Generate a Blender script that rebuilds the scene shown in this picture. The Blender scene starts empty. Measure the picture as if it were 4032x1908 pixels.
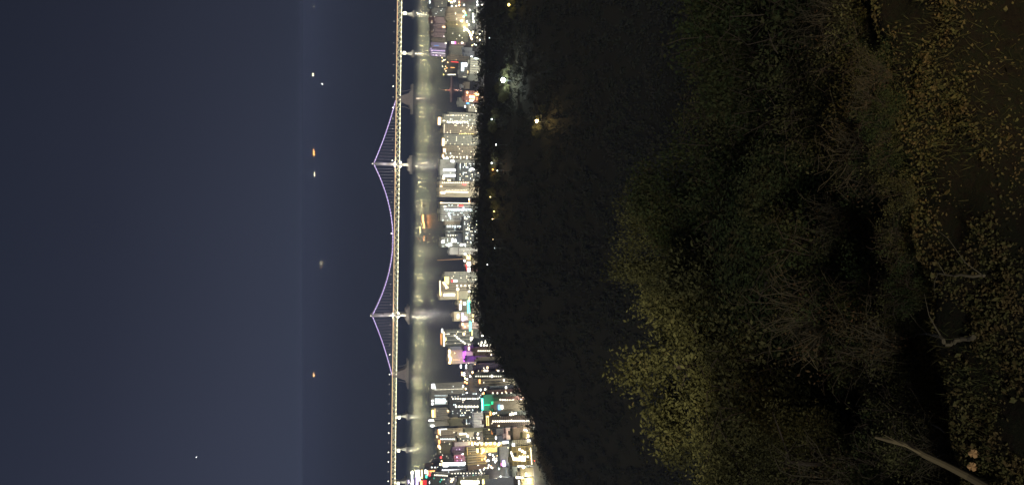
import bpy, math, random
import numpy as np
from mathutils import Matrix, Vector
R = math.radians
random.seed(7)
rng = np.random.default_rng(7)
S = bpy.context.scene
COL = S.collection

# ------------------------------------------------------------------ camera (phone held sideways: picture left = up)
PITCH = R(15.15); H = 342.0; F_PX = 3030.0
cs, sn = math.cos(PITCH), math.sin(PITCH)
cam = bpy.data.cameras.new('camera'); cam_o = bpy.data.objects.new('camera', cam); COL.objects.link(cam_o)
cam.sensor_fit = 'HORIZONTAL'; cam.sensor_width = 36; cam.lens = F_PX/4032*36
cam.clip_start = .1; cam.clip_end = 200000
cam_o.matrix_world = Matrix(((0, 1, 0, 0), (-sn, 0, -cs, 0), (-cs, 0, sn, H), (0, 0, 0, 1)))
S.camera = cam_o
S.render.engine = 'CYCLES'
S.view_settings.view_transform = 'Standard'; S.view_settings.look = 'None'
S.view_settings.exposure = 0; S.view_settings.gamma = 1
try:
    S.cycles.use_denoising = True; S.cycles.max_bounces = 5; S.cycles.diffuse_bounces = 2; S.cycles.glossy_bounces = 2
    S.cycles.sample_clamp_indirect = 3; S.cycles.use_light_tree = True; S.cycles.caustics_reflective = False
except Exception: pass

# ------------------------------------------------------------------ night sky with the glow of the city near the horizon
W = bpy.data.worlds.new('World'); S.world = W; W.use_nodes = True
nt = W.node_tree; N = nt.nodes; L = nt.links; N.clear()
wo = N.new('ShaderNodeOutputWorld'); bg = N.new('ShaderNodeBackground'); tc = N.new('ShaderNodeTexCoord')
sp = N.new('ShaderNodeSeparateXYZ'); L.new(tc.outputs['Generated'], sp.inputs[0])
cr = N.new('ShaderNodeValToRGB'); e = cr.color_ramp.elements
e[0].position = 0; e[0].color = (.036, .0435, .070, 1)
e[1].position = .6; e[1].color = (.011, .0145, .027, 1)
q = e.new(.06); q.color = (.0335, .0395, .064, 1)
q = e.new(.22); q.color = (.0225, .0265, .045, 1)
q = e.new(.38); q.color = (.0155, .0195, .034, 1)
L.new(sp.outputs['Z'], cr.inputs[0])
mr = N.new('ShaderNodeMapRange'); mr.inputs['From Min'].default_value = .35; mr.inputs['From Max'].default_value = -.4
mr.inputs['To Min'].default_value = .76; mr.inputs['To Max'].default_value = 1.28
L.new(sp.outputs['X'], mr.inputs['Value'])
ns = N.new('ShaderNodeTexNoise'); ns.inputs['Scale'].default_value = 1.6; ns.inputs['Detail'].default_value = 3
L.new(tc.outputs['Generated'], ns.inputs['Vector'])
nm = N.new('ShaderNodeMapRange'); nm.inputs['To Min'].default_value = .85; nm.inputs['To Max'].default_value = 1.15
L.new(ns.outputs['Fac'], nm.inputs['Value'])
mu = N.new('ShaderNodeMath'); mu.operation = 'MULTIPLY'; L.new(mr.outputs[0], mu.inputs[0]); L.new(nm.outputs[0], mu.inputs[1])
L.new(cr.outputs[0], bg.inputs[0]); L.new(mu.outputs[0], bg.inputs[1]); L.new(bg.outputs[0], wo.inputs[0])

# fill light added behind the viewer to lift facades and hillside
sl = bpy.data.lights.new('fill_sun', 'SUN'); sl.energy = 1.05; sl.angle = R(8); sl.color = (1, .95, .84)
so = bpy.data.objects.new('fill_sun', sl); COL.objects.link(so)
so.rotation_euler = (R(62), 0, R(-14))

# ------------------------------------------------------------------ helpers
def ang(x): return PITCH - math.atan((2016 - x)/F_PX)
def ray(x, y):
    c = (x - 2016)/F_PX; r = (954 - y)/F_PX
    return (r, cs - c*sn, -sn - c*cs)
def at_z(x, y, z=4):
    d = ray(x, y); t = (H - z)/-d[2]; return (d[0]*t, d[1]*t, z)
def at_Y(x, y, Y):
    d = ray(x, y); t = Y/d[1]; return (d[0]*t, Y, H + d[2]*t)

MATS = {}
def mat(name, color, rough=.7, emit=None, strength=0, metal=0, sample=False):
    if name in MATS: return MATS[name]
    m = bpy.data.materials.new(name); m.use_nodes = True
    b = m.node_tree.nodes['Principled BSDF']
    b.inputs['Base Color'].default_value = (*color, 1); b.inputs['Roughness'].default_value = rough; b.inputs['Metallic'].default_value = metal
    if emit:
        b.inputs['Emission Color'].default_value = (*emit, 1); b.inputs['Emission Strength'].default_value = strength
        m.cycles.emission_sampling = 'FRONT' if sample else 'NONE'
    else:
        t = m.node_tree; n = t.nodes.new('ShaderNodeTexNoise'); n.inputs['Scale'].default_value = .35; n.inputs['Detail'].default_value = 6
        tcx = t.nodes.new('ShaderNodeTexCoord'); t.links.new(tcx.outputs['Object'], n.inputs['Vector'])
        mx = t.nodes.new('ShaderNodeMix'); mx.data_type = 'RGBA'
        mx.inputs[6].default_value = (*[c*.72 for c in color], 1); mx.inputs[7].default_value = (*[min(1, c*1.25) for c in color], 1)
        t.links.new(n.outputs['Fac'], mx.inputs[0]); t.links.new(mx.outputs[2], b.inputs['Base Color'])
    MATS[name] = m; return m

def facade(key, color, style):
    name = 'facade_%s_%s' % (key, style)
    if name in MATS: return MATS[name]
    m = mat(name, color, .75); t = m.node_tree; n = t.nodes; l = t.links
    b = n['Principled BSDF']; src = b.inputs['Base Color'].links[0].from_socket
    if style == 'plain': return m
    def M(op, a, bb=None):
        k = n.new('ShaderNodeMath'); k.operation = op
        for i, v in enumerate((a, bb)):
            if v is None: continue
            if isinstance(v, (int, float)): k.inputs[i].default_value = v
            else: l.new(v, k.inputs[i])
        return k.outputs[0]
    tcx = n.new('ShaderNodeTexCoord'); s = n.new('ShaderNodeSeparateXYZ'); l.new(tcx.outputs['Object'], s.inputs[0])
    sx, sz, fx, fz = {'grid': (3.4, 3.0, .6, .5), 'slits': (4.6, 9, .42, .93), 'floors': (40, 3.0, .96, .42), 'glass': (2.6, 3.4, .86, .84), 'big': (7, 6.5, .8, .8)}[style]
    u = M('DIVIDE', M('ADD', s.outputs['X'], s.outputs['Y']), sx); v = M('DIVIDE', s.outputs['Z'], sz)
    win = M('MULTIPLY', M('LESS_THAN', M('FRACT', u), fx), M('LESS_THAN', M('FRACT', v), fz))
    cv = n.new('ShaderNodeCombineXYZ'); l.new(M('FLOOR', u), cv.inputs[0]); l.new(M('FLOOR', v), cv.inputs[1])
    wn = n.new('ShaderNodeTexWhiteNoise'); l.new(cv.outputs[0], wn.inputs['Vector'])
    mx = n.new('ShaderNodeMix'); mx.data_type = 'RGBA'
    l.new(M('MULTIPLY', win, M('ADD', M('MULTIPLY', wn.outputs['Value'], .45), .5)), mx.inputs[0])
    l.new(src, mx.inputs[6]); mx.inputs[7].default_value = (.05, .055, .06, 1) if style != 'glass' else (.07, .09, .1, 1)
    l.new(mx.outputs[2], b.inputs['Base Color'])
    return m

def link(o, parent=None):
    COL.objects.link(o)
    if parent: o.parent = parent
    return o
def empty(name, loc, rz=0, label=None, cat=None, group=None):
    o = bpy.data.objects.new(name, None); COL.objects.link(o); o.location = loc; o.rotation_euler = (0, 0, rz); o.empty_display_size = 1
    tag(o, label, cat, group); return o
def tag(o, label=None, cat=None, group=None, kind=None):
    if label: o['label'] = label or 'small low %s rooted right at the shoulder of the path' % o.name.split('.')[0].replace('_', ' ')
    if cat: o['category'] = cat
    if group: o['group'] = group
    if kind: o['kind'] = kind
    return o
class MB:
    def __init__(s): s.v = []; s.f = []
    def box(s, x0, x1, y0, y1, z0, z1):
        k = len(s.v); s.v += [(x, y, z) for z in (z0, z1) for (x, y) in ((x0, y0), (x1, y0), (x1, y1), (x0, y1))]
        s.f += [(k, k+3, k+2, k+1), (k+4, k+5, k+6, k+7), (k, k+1, k+5, k+4), (k+1, k+2, k+6, k+5), (k+2, k+3, k+7, k+6), (k+3, k, k+4, k+7)]
        return s
    def frus(s, cx, cy, z0, z1, a0, b0, a1, b1):
        k = len(s.v)
        for z, a, b in ((z0, a0, b0), (z1, a1, b1)): s.v += [(cx-a, cy-b, z), (cx+a, cy-b, z), (cx+a, cy+b, z), (cx-a, cy+b, z)]
        s.f += [(k, k+3, k+2, k+1), (k+4, k+5, k+6, k+7), (k, k+1, k+5, k+4), (k+1, k+2, k+6, k+5), (k+2, k+3, k+7, k+6), (k+3, k, k+4, k+7)]
        return s
    def tube(s, pts, rs, n=6):
        pts = [Vector(p) for p in pts]; base = None; m = len(pts)
        if isinstance(rs, (int, float)): rs = [rs]*m
        for i, p in enumerate(pts):
            d = (pts[min(i+1, m-1)] - pts[max(i-1, 0)]).normalized()
            a = d.cross(Vector((.31, .17, .93)) if abs(d.z) < .9 else Vector((1, 0, 0))).normalized(); b = d.cross(a)
            k = len(s.v)
            s.v += [tuple(p + rs[i]*(a*math.cos(2*math.pi*j/n) + b*math.sin(2*math.pi*j/n))) for j in range(n)]
            if base is not None: s.f += [(base+j, base+(j+1) % n, k+(j+1) % n, k+j) for j in range(n)]
            else: s.f.append(tuple(range(k+n-1, k-1, -1)))
            base = k
        s.f.append(tuple(range(base, base+n))); return s
    def ball(s, c, r, n=8, m=5, sz=1):
        k = len(s.v)
        for i in range(1, m):
            a = math.pi*i/m
            s.v += [(c[0]+r*math.sin(a)*math.cos(2*math.pi*j/n), c[1]+r*math.sin(a)*math.sin(2*math.pi*j/n), c[2]+sz*r*math.cos(a)) for j in range(n)]
        t = len(s.v); s.v += [(c[0], c[1], c[2]+sz*r), (c[0], c[1], c[2]-sz*r)]
        for i in range(m-2):
            for j in range(n): s.f.append((k+i*n+j, k+(i+1)*n+j, k+(i+1)*n+(j+1) % n, k+i*n+(j+1) % n))
        for j in range(n): s.f.append((t, k+j, k+(j+1) % n)); s.f.append((t+1, k+(m-2)*n+(j+1) % n, k+(m-2)*n+j))
        return s
    def mesh(s, name, m):
        me = bpy.data.meshes.new(name); me.from_pydata(s.v, [], s.f); me.materials.append(m); me.update(); return me
    def build(s, name, m, parent=None):
        return link(bpy.data.objects.new(name, s.mesh(name, m)), parent)
def np_mesh(name, V, F, m, smooth=False):
    me = bpy.data.meshes.new(name); V = np.asarray(V, np.float32); F = np.asarray(F, np.int32); nf, k = F.shape
    me.vertices.add(len(V)); me.vertices.foreach_set('co', V.ravel())
    me.loops.add(nf*k); me.loops.foreach_set('vertex_index', F.ravel())
    me.polygons.add(nf); me.polygons.foreach_set('loop_start', np.arange(0, nf*k, k, dtype=np.int32))
    try: me.polygons.foreach_set('loop_total', np.full(nf, k, np.int32))
    except Exception: pass
    if smooth: me.polygons.foreach_set('use_smooth', np.ones(nf, bool))
    me.materials.append(m); me.update(calc_edges=True); me.validate(); return me

COLS = {'W': (1, .72, .36), 'N': (1, .93, .74), 'C': (.82, .96, 1), 'O': (1, .42, .12), 'R': (1, .05, .05), 'G': (.03, 1, .5), 'T': (.1, 1, .75), 'B': (.12, .45, 1), 'P': (.6, .06, 1), 'V': (.75, .6, 1), 'Y': (1, .78, .25), 'M': (1, .15, .5), 'H': (1, 1, 1)}
def glow(c, s, sample=False):
    return mat('glow_%s_%g%s' % (c, s, 's' if sample else ''), COLS[c], .5, COLS[c], s, sample=sample)
UNIT = {}
def unit_box(c, s):
    k = (c, s)
    if k not in UNIT: UNIT[k] = MB().box(-.5, .5, -.5, .5, -.5, .5).mesh('pane', glow(c, s))
    return UNIT[k]
def lit(name, parent, x, y, z, w, h, c, s, d=.3):
    o = bpy.data.objects.new(name, unit_box(c, s)); o.location = (x, y, z); o.scale = (w, d, h); return link(o, parent)
def point(parent, loc, c, power, r=.4, name='lamp_light'):
    l = bpy.data.lights.new(name, 'POINT'); l.energy = power; l.color = COLS[c] if isinstance(c, str) else c; l.shadow_soft_size = r
    o = bpy.data.objects.new(name, l); o.location = loc; return link(o, parent)

# ------------------------------------------------------------------ terrain
EDGE = [(-400, 1876), (0, 1880), (240, 1884), (430, 1880), (500, 1868), (640, 1864), (900, 1858), (1060, 1855), (1180, 1853), (1235, 1866), (1300, 1886), (1350, 1922), (1400, 1947),
        (1450, 1976), (1500, 2008), (1550, 2036), (1600, 2060), (1640, 2078), (1700, 2105), (1750, 2125), (1800, 2150), (1850, 2168), (1908, 2200), (2400, 2330)]
EY = np.array([p[0] for p in EDGE], float); EX = np.array([p[1] for p in EDGE], float)
YC = 620.0
def smooth(t): t = np.clip(t, 0, 1); return t*t*(3-2*t)
def bumps(X, Y):
    return np.sin(X*.021+1.3)*np.cos(Y*.017+.4)*4 + np.sin(X*.053-Y*.037)*1.8 + np.sin(X*.11+Y*.09+2)*.7
def zt(X, Y):
    X = np.asarray(X, float); Y = np.asarray(Y, float)
    a = X/np.maximum(Y, 30)
    yy = 954 - F_PX*a*.985
    ex = np.interp(yy, EY, EX)
    zc = H - YC*np.tan(PITCH - np.arctan((2016-ex)/F_PX)) - 9
    zs = np.where(Y < YC, zc - .10*(YC-Y) - 12*smooth((YC-Y)/200)*(1-smooth((YC-Y-200)/150)), zc + (3 - zc)*smooth((Y-YC)/390.))
    zs = zs + bumps(X, Y)*np.clip(abs(Y-YC)/120, 0, 1)*smooth((980-Y)/150)
    ye = 5.3 + .24*np.clip(X, -3, 3); zn = 337 - .62*np.maximum(0, Y-ye) - .3*smooth((Y-ye)/.8) + .22*np.sin(X*1.3)*np.sin(Y*.9)*smooth((Y-5)/8) + bumps(X, Y)*smooth((Y-30)/60)
    zn = zn - .6*smooth((ye-.75-Y)/.3) + .05*np.sin(X*7.3+Y*2)*np.sin(Y*9.1-X)*smooth((12-Y)/3)
    k = 6.0
    m = np.maximum(zn, zs)
    return m + np.where(Y > 60, k*np.exp(-np.abs(zn-zs)/k)*.5, 0)
def on_terrain(x, y, lift=0):
    d = ray(x, y); t = 4.0 if lift == 0 else 80.
    while t < 3000:
        X, Y, Z = d[0]*t, d[1]*t, H + d[2]*t
        g = float(zt(X, Y)) if Y < 1015 else 3.0
        if Z < g + lift: break
        t += max(.05, (Z-g)*.4)
    return (X, Y, g)

def foliage(name, cols, scale=.6, rough=.85):
    m = bpy.data.materials.new(name); m.use_nodes = True; t = m.node_tree; b = t.nodes['Principled BSDF']; b.inputs['Roughness'].default_value = rough
    b.inputs['Specular IOR Level'].default_value = .2
    n = t.nodes.new('ShaderNodeTexNoise'); n.inputs['Scale'].default_value = scale; n.inputs['Detail'].default_value = 8; n.inputs['Roughness'].default_value = .75
    g = t.nodes.new('ShaderNodeNewGeometry'); t.links.new(g.outputs['Position'], n.inputs['Vector'])
    r = t.nodes.new('ShaderNodeValToRGB'); el = r.color_ramp.elements
    k = len(cols); el[0].position = .3; el[0].color = (*cols[0], 1); el[1].position = .7; el[1].color = (*cols[-1], 1)
    for i in range(1, k-1): z = el.new(.3 + .4*i/(k-1)); z.color = (*cols[i], 1)
    t.links.new(n.outputs['Fac'], r.inputs[0]); t.links.new(r.outputs[0], b.inputs['Base Color'])
    return m
M_soil = foliage('soil', [(.012, .010, .007), (.03, .022, .013), (.022, .026, .012), (.055, .04, .022)], .9, 1)
M_forest = foliage('forest_leaves', [(.018, .018, .013), (.036, .033, .022), (.026, .032, .017), (.055, .044, .032)], .12, 1)
M_leafA = foliage('leaves_olive', [(.018, .02, .009), (.05, .05, .02), (.1, .1, .04), (.09, .06, .028)], 1.6)
M_leafB = foliage('leaves_dark', [(.012, .02, .010), (.03, .045, .016), (.05, .05, .02), (.045, .025, .013)], 1.3)
M_leafC = foliage('leaves_dry', [(.04, .022, .012), (.09, .055, .03), (.06, .06, .022), (.13, .1, .05)], 3.)
M_grass = foliage('grass_dry', [(.03, .03, .012), (.07, .06, .022), (.04, .05, .016), (.1, .08, .035)], 2.2)
M_litter = foliage('leaf_litter_mat', [(.03, .022, .012), (.12, .085, .035), (.07, .075, .025), (.17, .12, .06)], 9.)
M_bark = mat('bark', (.05, .04, .03), .9); M_bark2 = mat('pale_bark', (.12, .1, .06), .9); M_dry = mat('dry_twig', (.065, .055, .032), .9); M_twig = mat('twig_bark', (.06, .045, .03), .9)

tS = M_soil.node_tree; bS = tS.nodes['Principled BSDF']; gS = tS.nodes['Geometry'] if 'Geometry' in tS.nodes else tS.nodes.new('ShaderNodeNewGeometry')
nS = tS.nodes.new('ShaderNodeTexNoise'); nS.inputs['Scale'].default_value = 14; nS.inputs['Detail'].default_value = 10; nS.inputs['Roughness'].default_value = .8; tS.links.new(gS.outputs['Position'], nS.inputs['Vector'])
uS = tS.nodes.new('ShaderNodeBump'); uS.inputs['Strength'].default_value = 1; uS.inputs['Distance'].default_value = .12; tS.links.new(nS.outputs['Fac'], uS.inputs['Height']); tS.links.new(uS.outputs['Normal'], bS.inputs['Normal'])
tS.nodes['Noise Texture'].inputs['Scale'].default_value = 7
ys = np.concatenate([np.array([-14, -8, -3, 0, 2]), np.arange(3, 9, .12), 9*np.power(1015/9, np.linspace(0, 1, 260))])
us = np.sinh(np.linspace(-2.2, 2.2, 261))/math.sinh(2.2)
YY, UU = np.meshgrid(ys, us, indexing='ij'); XX = UU*(np.maximum(YY, 0)*.62 + 14)
ZZ = zt(XX, YY)
nu = len(us); idx = np.arange(len(ys)*nu).reshape(len(ys), nu)
Fq = np.stack([idx[:-1, :-1], idx[:-1, 1:], idx[1:, 1:], idx[1:, :-1]], -1).reshape(-1, 4)
tag(link(bpy.data.objects.new('hillside', np_mesh('hillside', np.stack([XX, YY, ZZ], -1).reshape(-1, 3), Fq, M_soil, True))), 'dark wooded hillside falling away below the lookout', 'hillside', kind='structure')

# ------------------------------------------------------------------ sea
mw = bpy.data.materials.new('sea_water'); mw.use_nodes = True; t = mw.node_tree; b = t.nodes['Principled BSDF']
b.inputs['Base Color'].default_value = (.04, .052, .07, 1); b.inputs['IOR'].default_value = 1.5
g = t.nodes.new('ShaderNodeNewGeometry')
mp = t.nodes.new('ShaderNodeMapping'); mp.inputs['Scale'].default_value = (.03, .004, .02); t.links.new(g.outputs['Position'], mp.inputs['Vector'])
n1 = t.nodes.new('ShaderNodeTexNoise'); n1.inputs['Scale'].default_value = 1.; n1.inputs['Detail'].default_value = 5; t.links.new(mp.outputs[0], n1.inputs['Vector'])
r1 = t.nodes.new('ShaderNodeMapRange'); r1.inputs['To Min'].default_value = .235; r1.inputs['To Max'].default_value = .265; t.links.new(n1.outputs['Fac'], r1.inputs['Value']); t.links.new(r1.outputs[0], b.inputs['Roughness'])
sea = MB(); sea.v = [(-90000, 600, 0), (90000, 600, 0), (90000, 120000, 0), (-90000, 120000, 0)]; sea.f = [(0, 1, 2, 3)]
tag(sea.build('sea', mw), 'dark night sea under the bridge out to the horizon', 'sea', kind='structure')

# ------------------------------------------------------------------ land of the city
SH = [(1686, -160), (1690, 60), (1692, 150), (1697, 224), (1740, 226), (1744, 262), (1752, 298), (1800, 304), (1812, 330), (1822, 360), (1818, 384), (1822, 436), (1846, 446), (1847, 640), (1848, 800), (1850, 1000), (1851, 1180),
      (1842, 1300), (1836, 1430), (1822, 1500), (1798, 1600), (1768, 1650), (1738, 1700), (1722, 1780), (1698, 1815), (1664, 1846), (1640, 1862), (1622, 1900), (1612, 2050)]
pts = [at_z(x, y, 3.2) for x, y in SH]
far = [(pts[-1][0]-900, pts[-1][1]+100), (-1500, 900), (1500, 900), (pts[0][0]+900, pts[0][1]+50)]
poly = [(p[0], p[1]) for p in pts] + far
land = MB(); n = len(poly); land.v = [(x, y, 3.2) for x, y in poly] + [(x, y, -2) for x, y in poly]
land.f = [tuple(range(n))[::-1]] + [(i, (i+1) % n, n+(i+1) % n, n+i) for i in range(n)]
lo = land.build('city_ground', mat('asphalt', (.06, .06, .058), .85)); tag(lo, 'dark streets and ground under the city blocks', 'ground', kind='structure')
import bmesh
bm = bmesh.new(); bm.from_mesh(lo.data); bmesh.ops.triangulate(bm, faces=[f for f in bm.faces if len(f.verts) > 4]); bmesh.ops.recalc_face_normals(bm, faces=bm.faces); bm.to_mesh(lo.data); bm.free()
sand = MB(); SB = [(x, y) for x, y in SH if 440 < y < 1320]
for x, y in SB:
    sand.v += [tuple(at_z(x-1, y, 3.5)), tuple(at_z(x+9, y, 3.9))]
sand.f = [(2*i, 2*i+1, 2*i+3, 2*i+2) for i in range(len(SB)-1)]
tag(sand.build('beach', mat('sand', (.38, .33, .24), .9)), 'narrow strip of sand between the beachfront blocks and the bay', 'beach', kind='structure')

# ------------------------------------------------------------------ suspension bridge
YAW = math.atan(.118)
bx0 = at_Y(1560, 945, 2565)
BR = empty('suspension_bridge', (bx0[0], 2565, 0), -YAW, 'long suspension bridge with lit truss deck and lilac cables crossing the bay', 'bridge')
M_steel = mat('bridge_steel', (.5, .5, .42), .5); M_conc = mat('concrete', (.34, .31, .29), .8); M_dark = mat('dark_steel', (.12, .13, .13), .6)
ZL, ZU = 40.0, 52.0; X0, X1 = -1050, 1000; HW = 11
MB().box(X0, X1, -HW, HW, ZU, ZU+1.6).build('upper_deck', M_conc, BR)
MB().box(X0, X1, -HW, HW, ZL-1, ZL+.6).build('lower_deck', M_conc, BR)
MB().box(X0, X1, -HW-.25, -HW+.1, ZU+1.7, ZU+2.9).build('railing', M_steel, BR)
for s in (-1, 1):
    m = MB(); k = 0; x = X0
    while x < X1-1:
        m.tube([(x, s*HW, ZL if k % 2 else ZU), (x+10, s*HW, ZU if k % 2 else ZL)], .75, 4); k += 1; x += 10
    m.build('truss', mat('truss_steel_glow', (.6, .58, .4), .6, (.95, .92, .55), .6), BR)  # light falling on the truss bars is put in as weak emission
MB().box(X0, X1, -HW-1.1, -HW-.5, ZU+.1, ZU+1.5).build('upper_light_strip', mat('led_amber', (1, .7, .4), .5, (1, .66, .34), 1.5, sample=True), BR)
MB().box(X0, X1, -HW-1.1, -HW-.5, ZL-1.3, ZL+.4).build('lower_light_strip', mat('led_cream', (1, .95, .7), .5, (1, .93, .6), 1.3, sample=True), BR)
m = MB(); m2 = MB(); x = X0+4; k = 0
while x < X1:
    m.ball((x, -HW-1.6, ZL+.2), 1.2, 6, 4)
    if k % 2: m2.ball((x+5, -HW-1.3, ZU-3.5), .85, 6, 4)
    x += 15.2; k += 1
tag(m.build('truss_lamp', mat('lamp_cream', (1, .95, .7), .5, (1, .92, .6), 13, sample=True), BR), kind='stuff')
tag(m2.build('truss_lamp', mat('lamp_cream_small', (1, .95, .7), .5, (1, .9, .55), 3, sample=True), BR), kind='stuff')
TX = (-250, 250)
def cable_z(x):
    top = 123.; low = 57.5
    ax = abs(x)
    if ax <= 250: return low + (top-low)*(ax/250)**2
    u = (ax-250)/205.; return top + (ZU+3-top)*u - 34*u*(1-u)*.55
for s in (-1, 1):
    m = MB(); xs = np.linspace(-455, 455, 131); m.tube([(x, s*HW, cable_z(x)) for x in xs], .85, 5)
    if s < 0: m.build('main_cable', mat('cable_lilac_glow', (.8, .75, .9), .5, (.6, .4, 1), 1.5), BR)  # lilac lamplight on the cable is put in as emission
    else: m.build('main_cable', M_steel, BR)
beads = [MB().ball((0, 0, 0), 1.15, 6, 4).mesh('cable_lamp', glow('V', 2.4))]
hm = MB().box(-.22, .22, -.22, .22, 0, 1).mesh('hanger', mat('hanger_steel_glow', (.62, .6, .62), .5, (.62, .55, .7), .5))  # hangers are no lamps: the light on them is weak emission
x = -445; nh = 0; rear = MB()
while x < 450:
    z = cable_z(x); zb = ZU+1.6
    if z-zb > 3 and min(abs(x-250), abs(x+250)) > 4:
        o = bpy.data.objects.new('hanger', hm); o.location = (x, -HW, zb); o.scale = (1, 1, z-zb); link(o, BR); nh += 1
        rear.box(x-.12, x+.12, HW-.12, HW+.12, zb, z)
    x += 10
tag(rear.build('hanger', mat('hanger_rear', (.5, .5, .52), .5), BR), kind='stuff')
m = MB(); x = -448
while x < 449: m.ball((x, -HW-.9, cable_z(x)), .8, 6, 4); x += 10
tag(m.build('cable_lamp', glow('V', 7), BR), kind='stuff')
for tx in TX:
    m = MB()
    for s in (-1, 1):
        m.frus(tx, s*(HW+3.5), 12, 60, 4.4, 3, 3.6, 2.6); m.frus(tx, s*(HW+3.5), 60, 126, 3.6, 2.6, 2.6, 2.2)
    m.build('tower', mat('tower_paint', (.62, .6, .52), .6), BR)
    for bb_ in ((2.4, 119, 123.5), (2.6, 84, 88), (3, 30, 34)): MB().box(tx-bb_[0], tx+bb_[0], -HW-1, HW+1, bb_[1], bb_[2]).build('cross_beam', MATS['tower_paint'], BR)
    MB().frus(tx, 0, -1, 4, 30, 24, 30, 24).frus(tx, 0, 4.05, 12, 24, 21, 18, 19).build('pile_cap', M_conc, BR)
    for (px, pz, lx, lz) in ((tx+7, 56, 0, 0), (tx-7, 56, 0, 0)):
        MB().ball((px, -HW-6, pz), 1.4, 6, 4).build('floodlight', glow('N', 9), BR)
        point(BR, (px, -HW-13, pz-1), (1, .9, .85), 11000, 1, 'tower_flood')
    point(BR, (tx-4, -HW-16, 22), 'N', 16000, 1, 'tower_flood')
    point(BR, (tx+4, -HW-17, 92), (.9, .8, 1), 9000, 1, 'tower_flood')
    MB().ball((tx, -HW-3.5, 127.3), 1.6, 6, 4).build('beacon', glow('N', 3), BR)
    MB().box(tx-9, tx+9, -HW-1.9, -HW-1.3, 34, 38.5).build('flood_panel', mat('lamp_pier', (1, 1, .9), .5, (1, .95, .7), 10, sample=True), BR)
for ax in (-455, 462):
    m = MB(); m.frus(ax, 0, 9.02, ZL-2, 20, 16, 9, 13); m.frus(ax, 0, ZL-2, ZU-.1, 10, 13, 6, 10); m.build('anchorage', mat('anchor_conc', (.38, .33, .31), .85), BR)
    MB().frus(ax, 0, -1, 3, 48, 22, 48, 22).frus(ax, 0, 3.05, 9, 30, 20, 24, 18).build('anchorage_base', M_conc, BR)
    for s in (-1, 1):
        MB().tube([(ax+s*32, 0, 3), (ax+s*26, 0, 22), (ax+s*24, 0, ZL-1)], 1., 5).build('strut', M_conc, BR)
    point(BR, (ax, -62, 16), (1, .85, .75), 8000, 1, 'anchor_flood')
for y in (57, 212, 1633, 1762, 1890):
    p = at_Y(1605, y, 2565); X = p[0]-bx0[0]; X = (p[0]-bx0[0]) / math.cos(YAW) if False else X
    # meet the yawed bridge line
    d = ray(1605, y); k = d[0]/d[1]; Yb = (2565 + .118*bx0[0])/(1+.118*k); X = (k*Yb-bx0[0])/math.cos(YAW)
    m = MB(); m.frus(X, 0, 4, 20, 6, 12, 2.6, 8).frus(X, 0, 20.01, ZL-2, 2.6, 8, 5.5, 11); m.build('pier', mat('pier_paint', (.6, .6, .55), .7), BR)
    MB().frus(X, 0, -1, 4, 11, 17, 11, 17).build('pile_cap', M_conc, BR)
    MB().box(X-4.2, X+4.2, -19, -18.4, 26, 33).build('flood_panel', MATS['lamp_pier'], BR)
    point(BR, (X, -26, 14), 'N', 9000, 1, 'pier_flood')
x = X0+12; k = 0
while x < X1:
    nm_ = 'underdeck_lamp_%d' % ((k*7) % 5)
    l = bpy.data.lights.get(nm_) or bpy.data.lights.new(nm_, 'SPOT')
    l.energy = (11500, 3500, 14500, 5200, 9000)[(k*7) % 5]; l.color = (1, .97, .55); l.spot_size = R(150); l.spot_blend = .6; l.shadow_soft_size = .8
    o = bpy.data.objects.new('underdeck_lamp', l); o.location = (x, -HW-3.2, ZL-1.5); o.rotation_euler = (R(-70+10), 0, 0); link(o, BR)
    x += 15.2; k += 1
# lamp posts along the upper deck
pm = MB().box(-.18, .18, -.18, .18, 0, 9.5).box(-.15, .15, -1.7, 0, 9.5, 9.8).mesh('lamp_post', M_dark)
hm1 = MB().ball((0, -1.7, 9.6), .62, 6, 4).mesh('lamp_head', glow('N', 5)); hm2 = MB().ball((0, -1.7, 9.6), 1.15, 6, 4).mesh('lamp_head', glow('N', 16))
k = 0; x = X0+20
while x < X1:
    big = k in (2, 9, 17, 19, 31, 38, 43, 45) or x < -560 and k % 3 != 1
    o = bpy.data.objects.new('lamp_post', pm); o.location = (x, -HW+.6, ZU+1.6); link(o, BR)
    o2 = bpy.data.objects.new('lamp_head', hm2 if big else hm1); link(o2, o)
    x += 34.; k += 1

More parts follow.
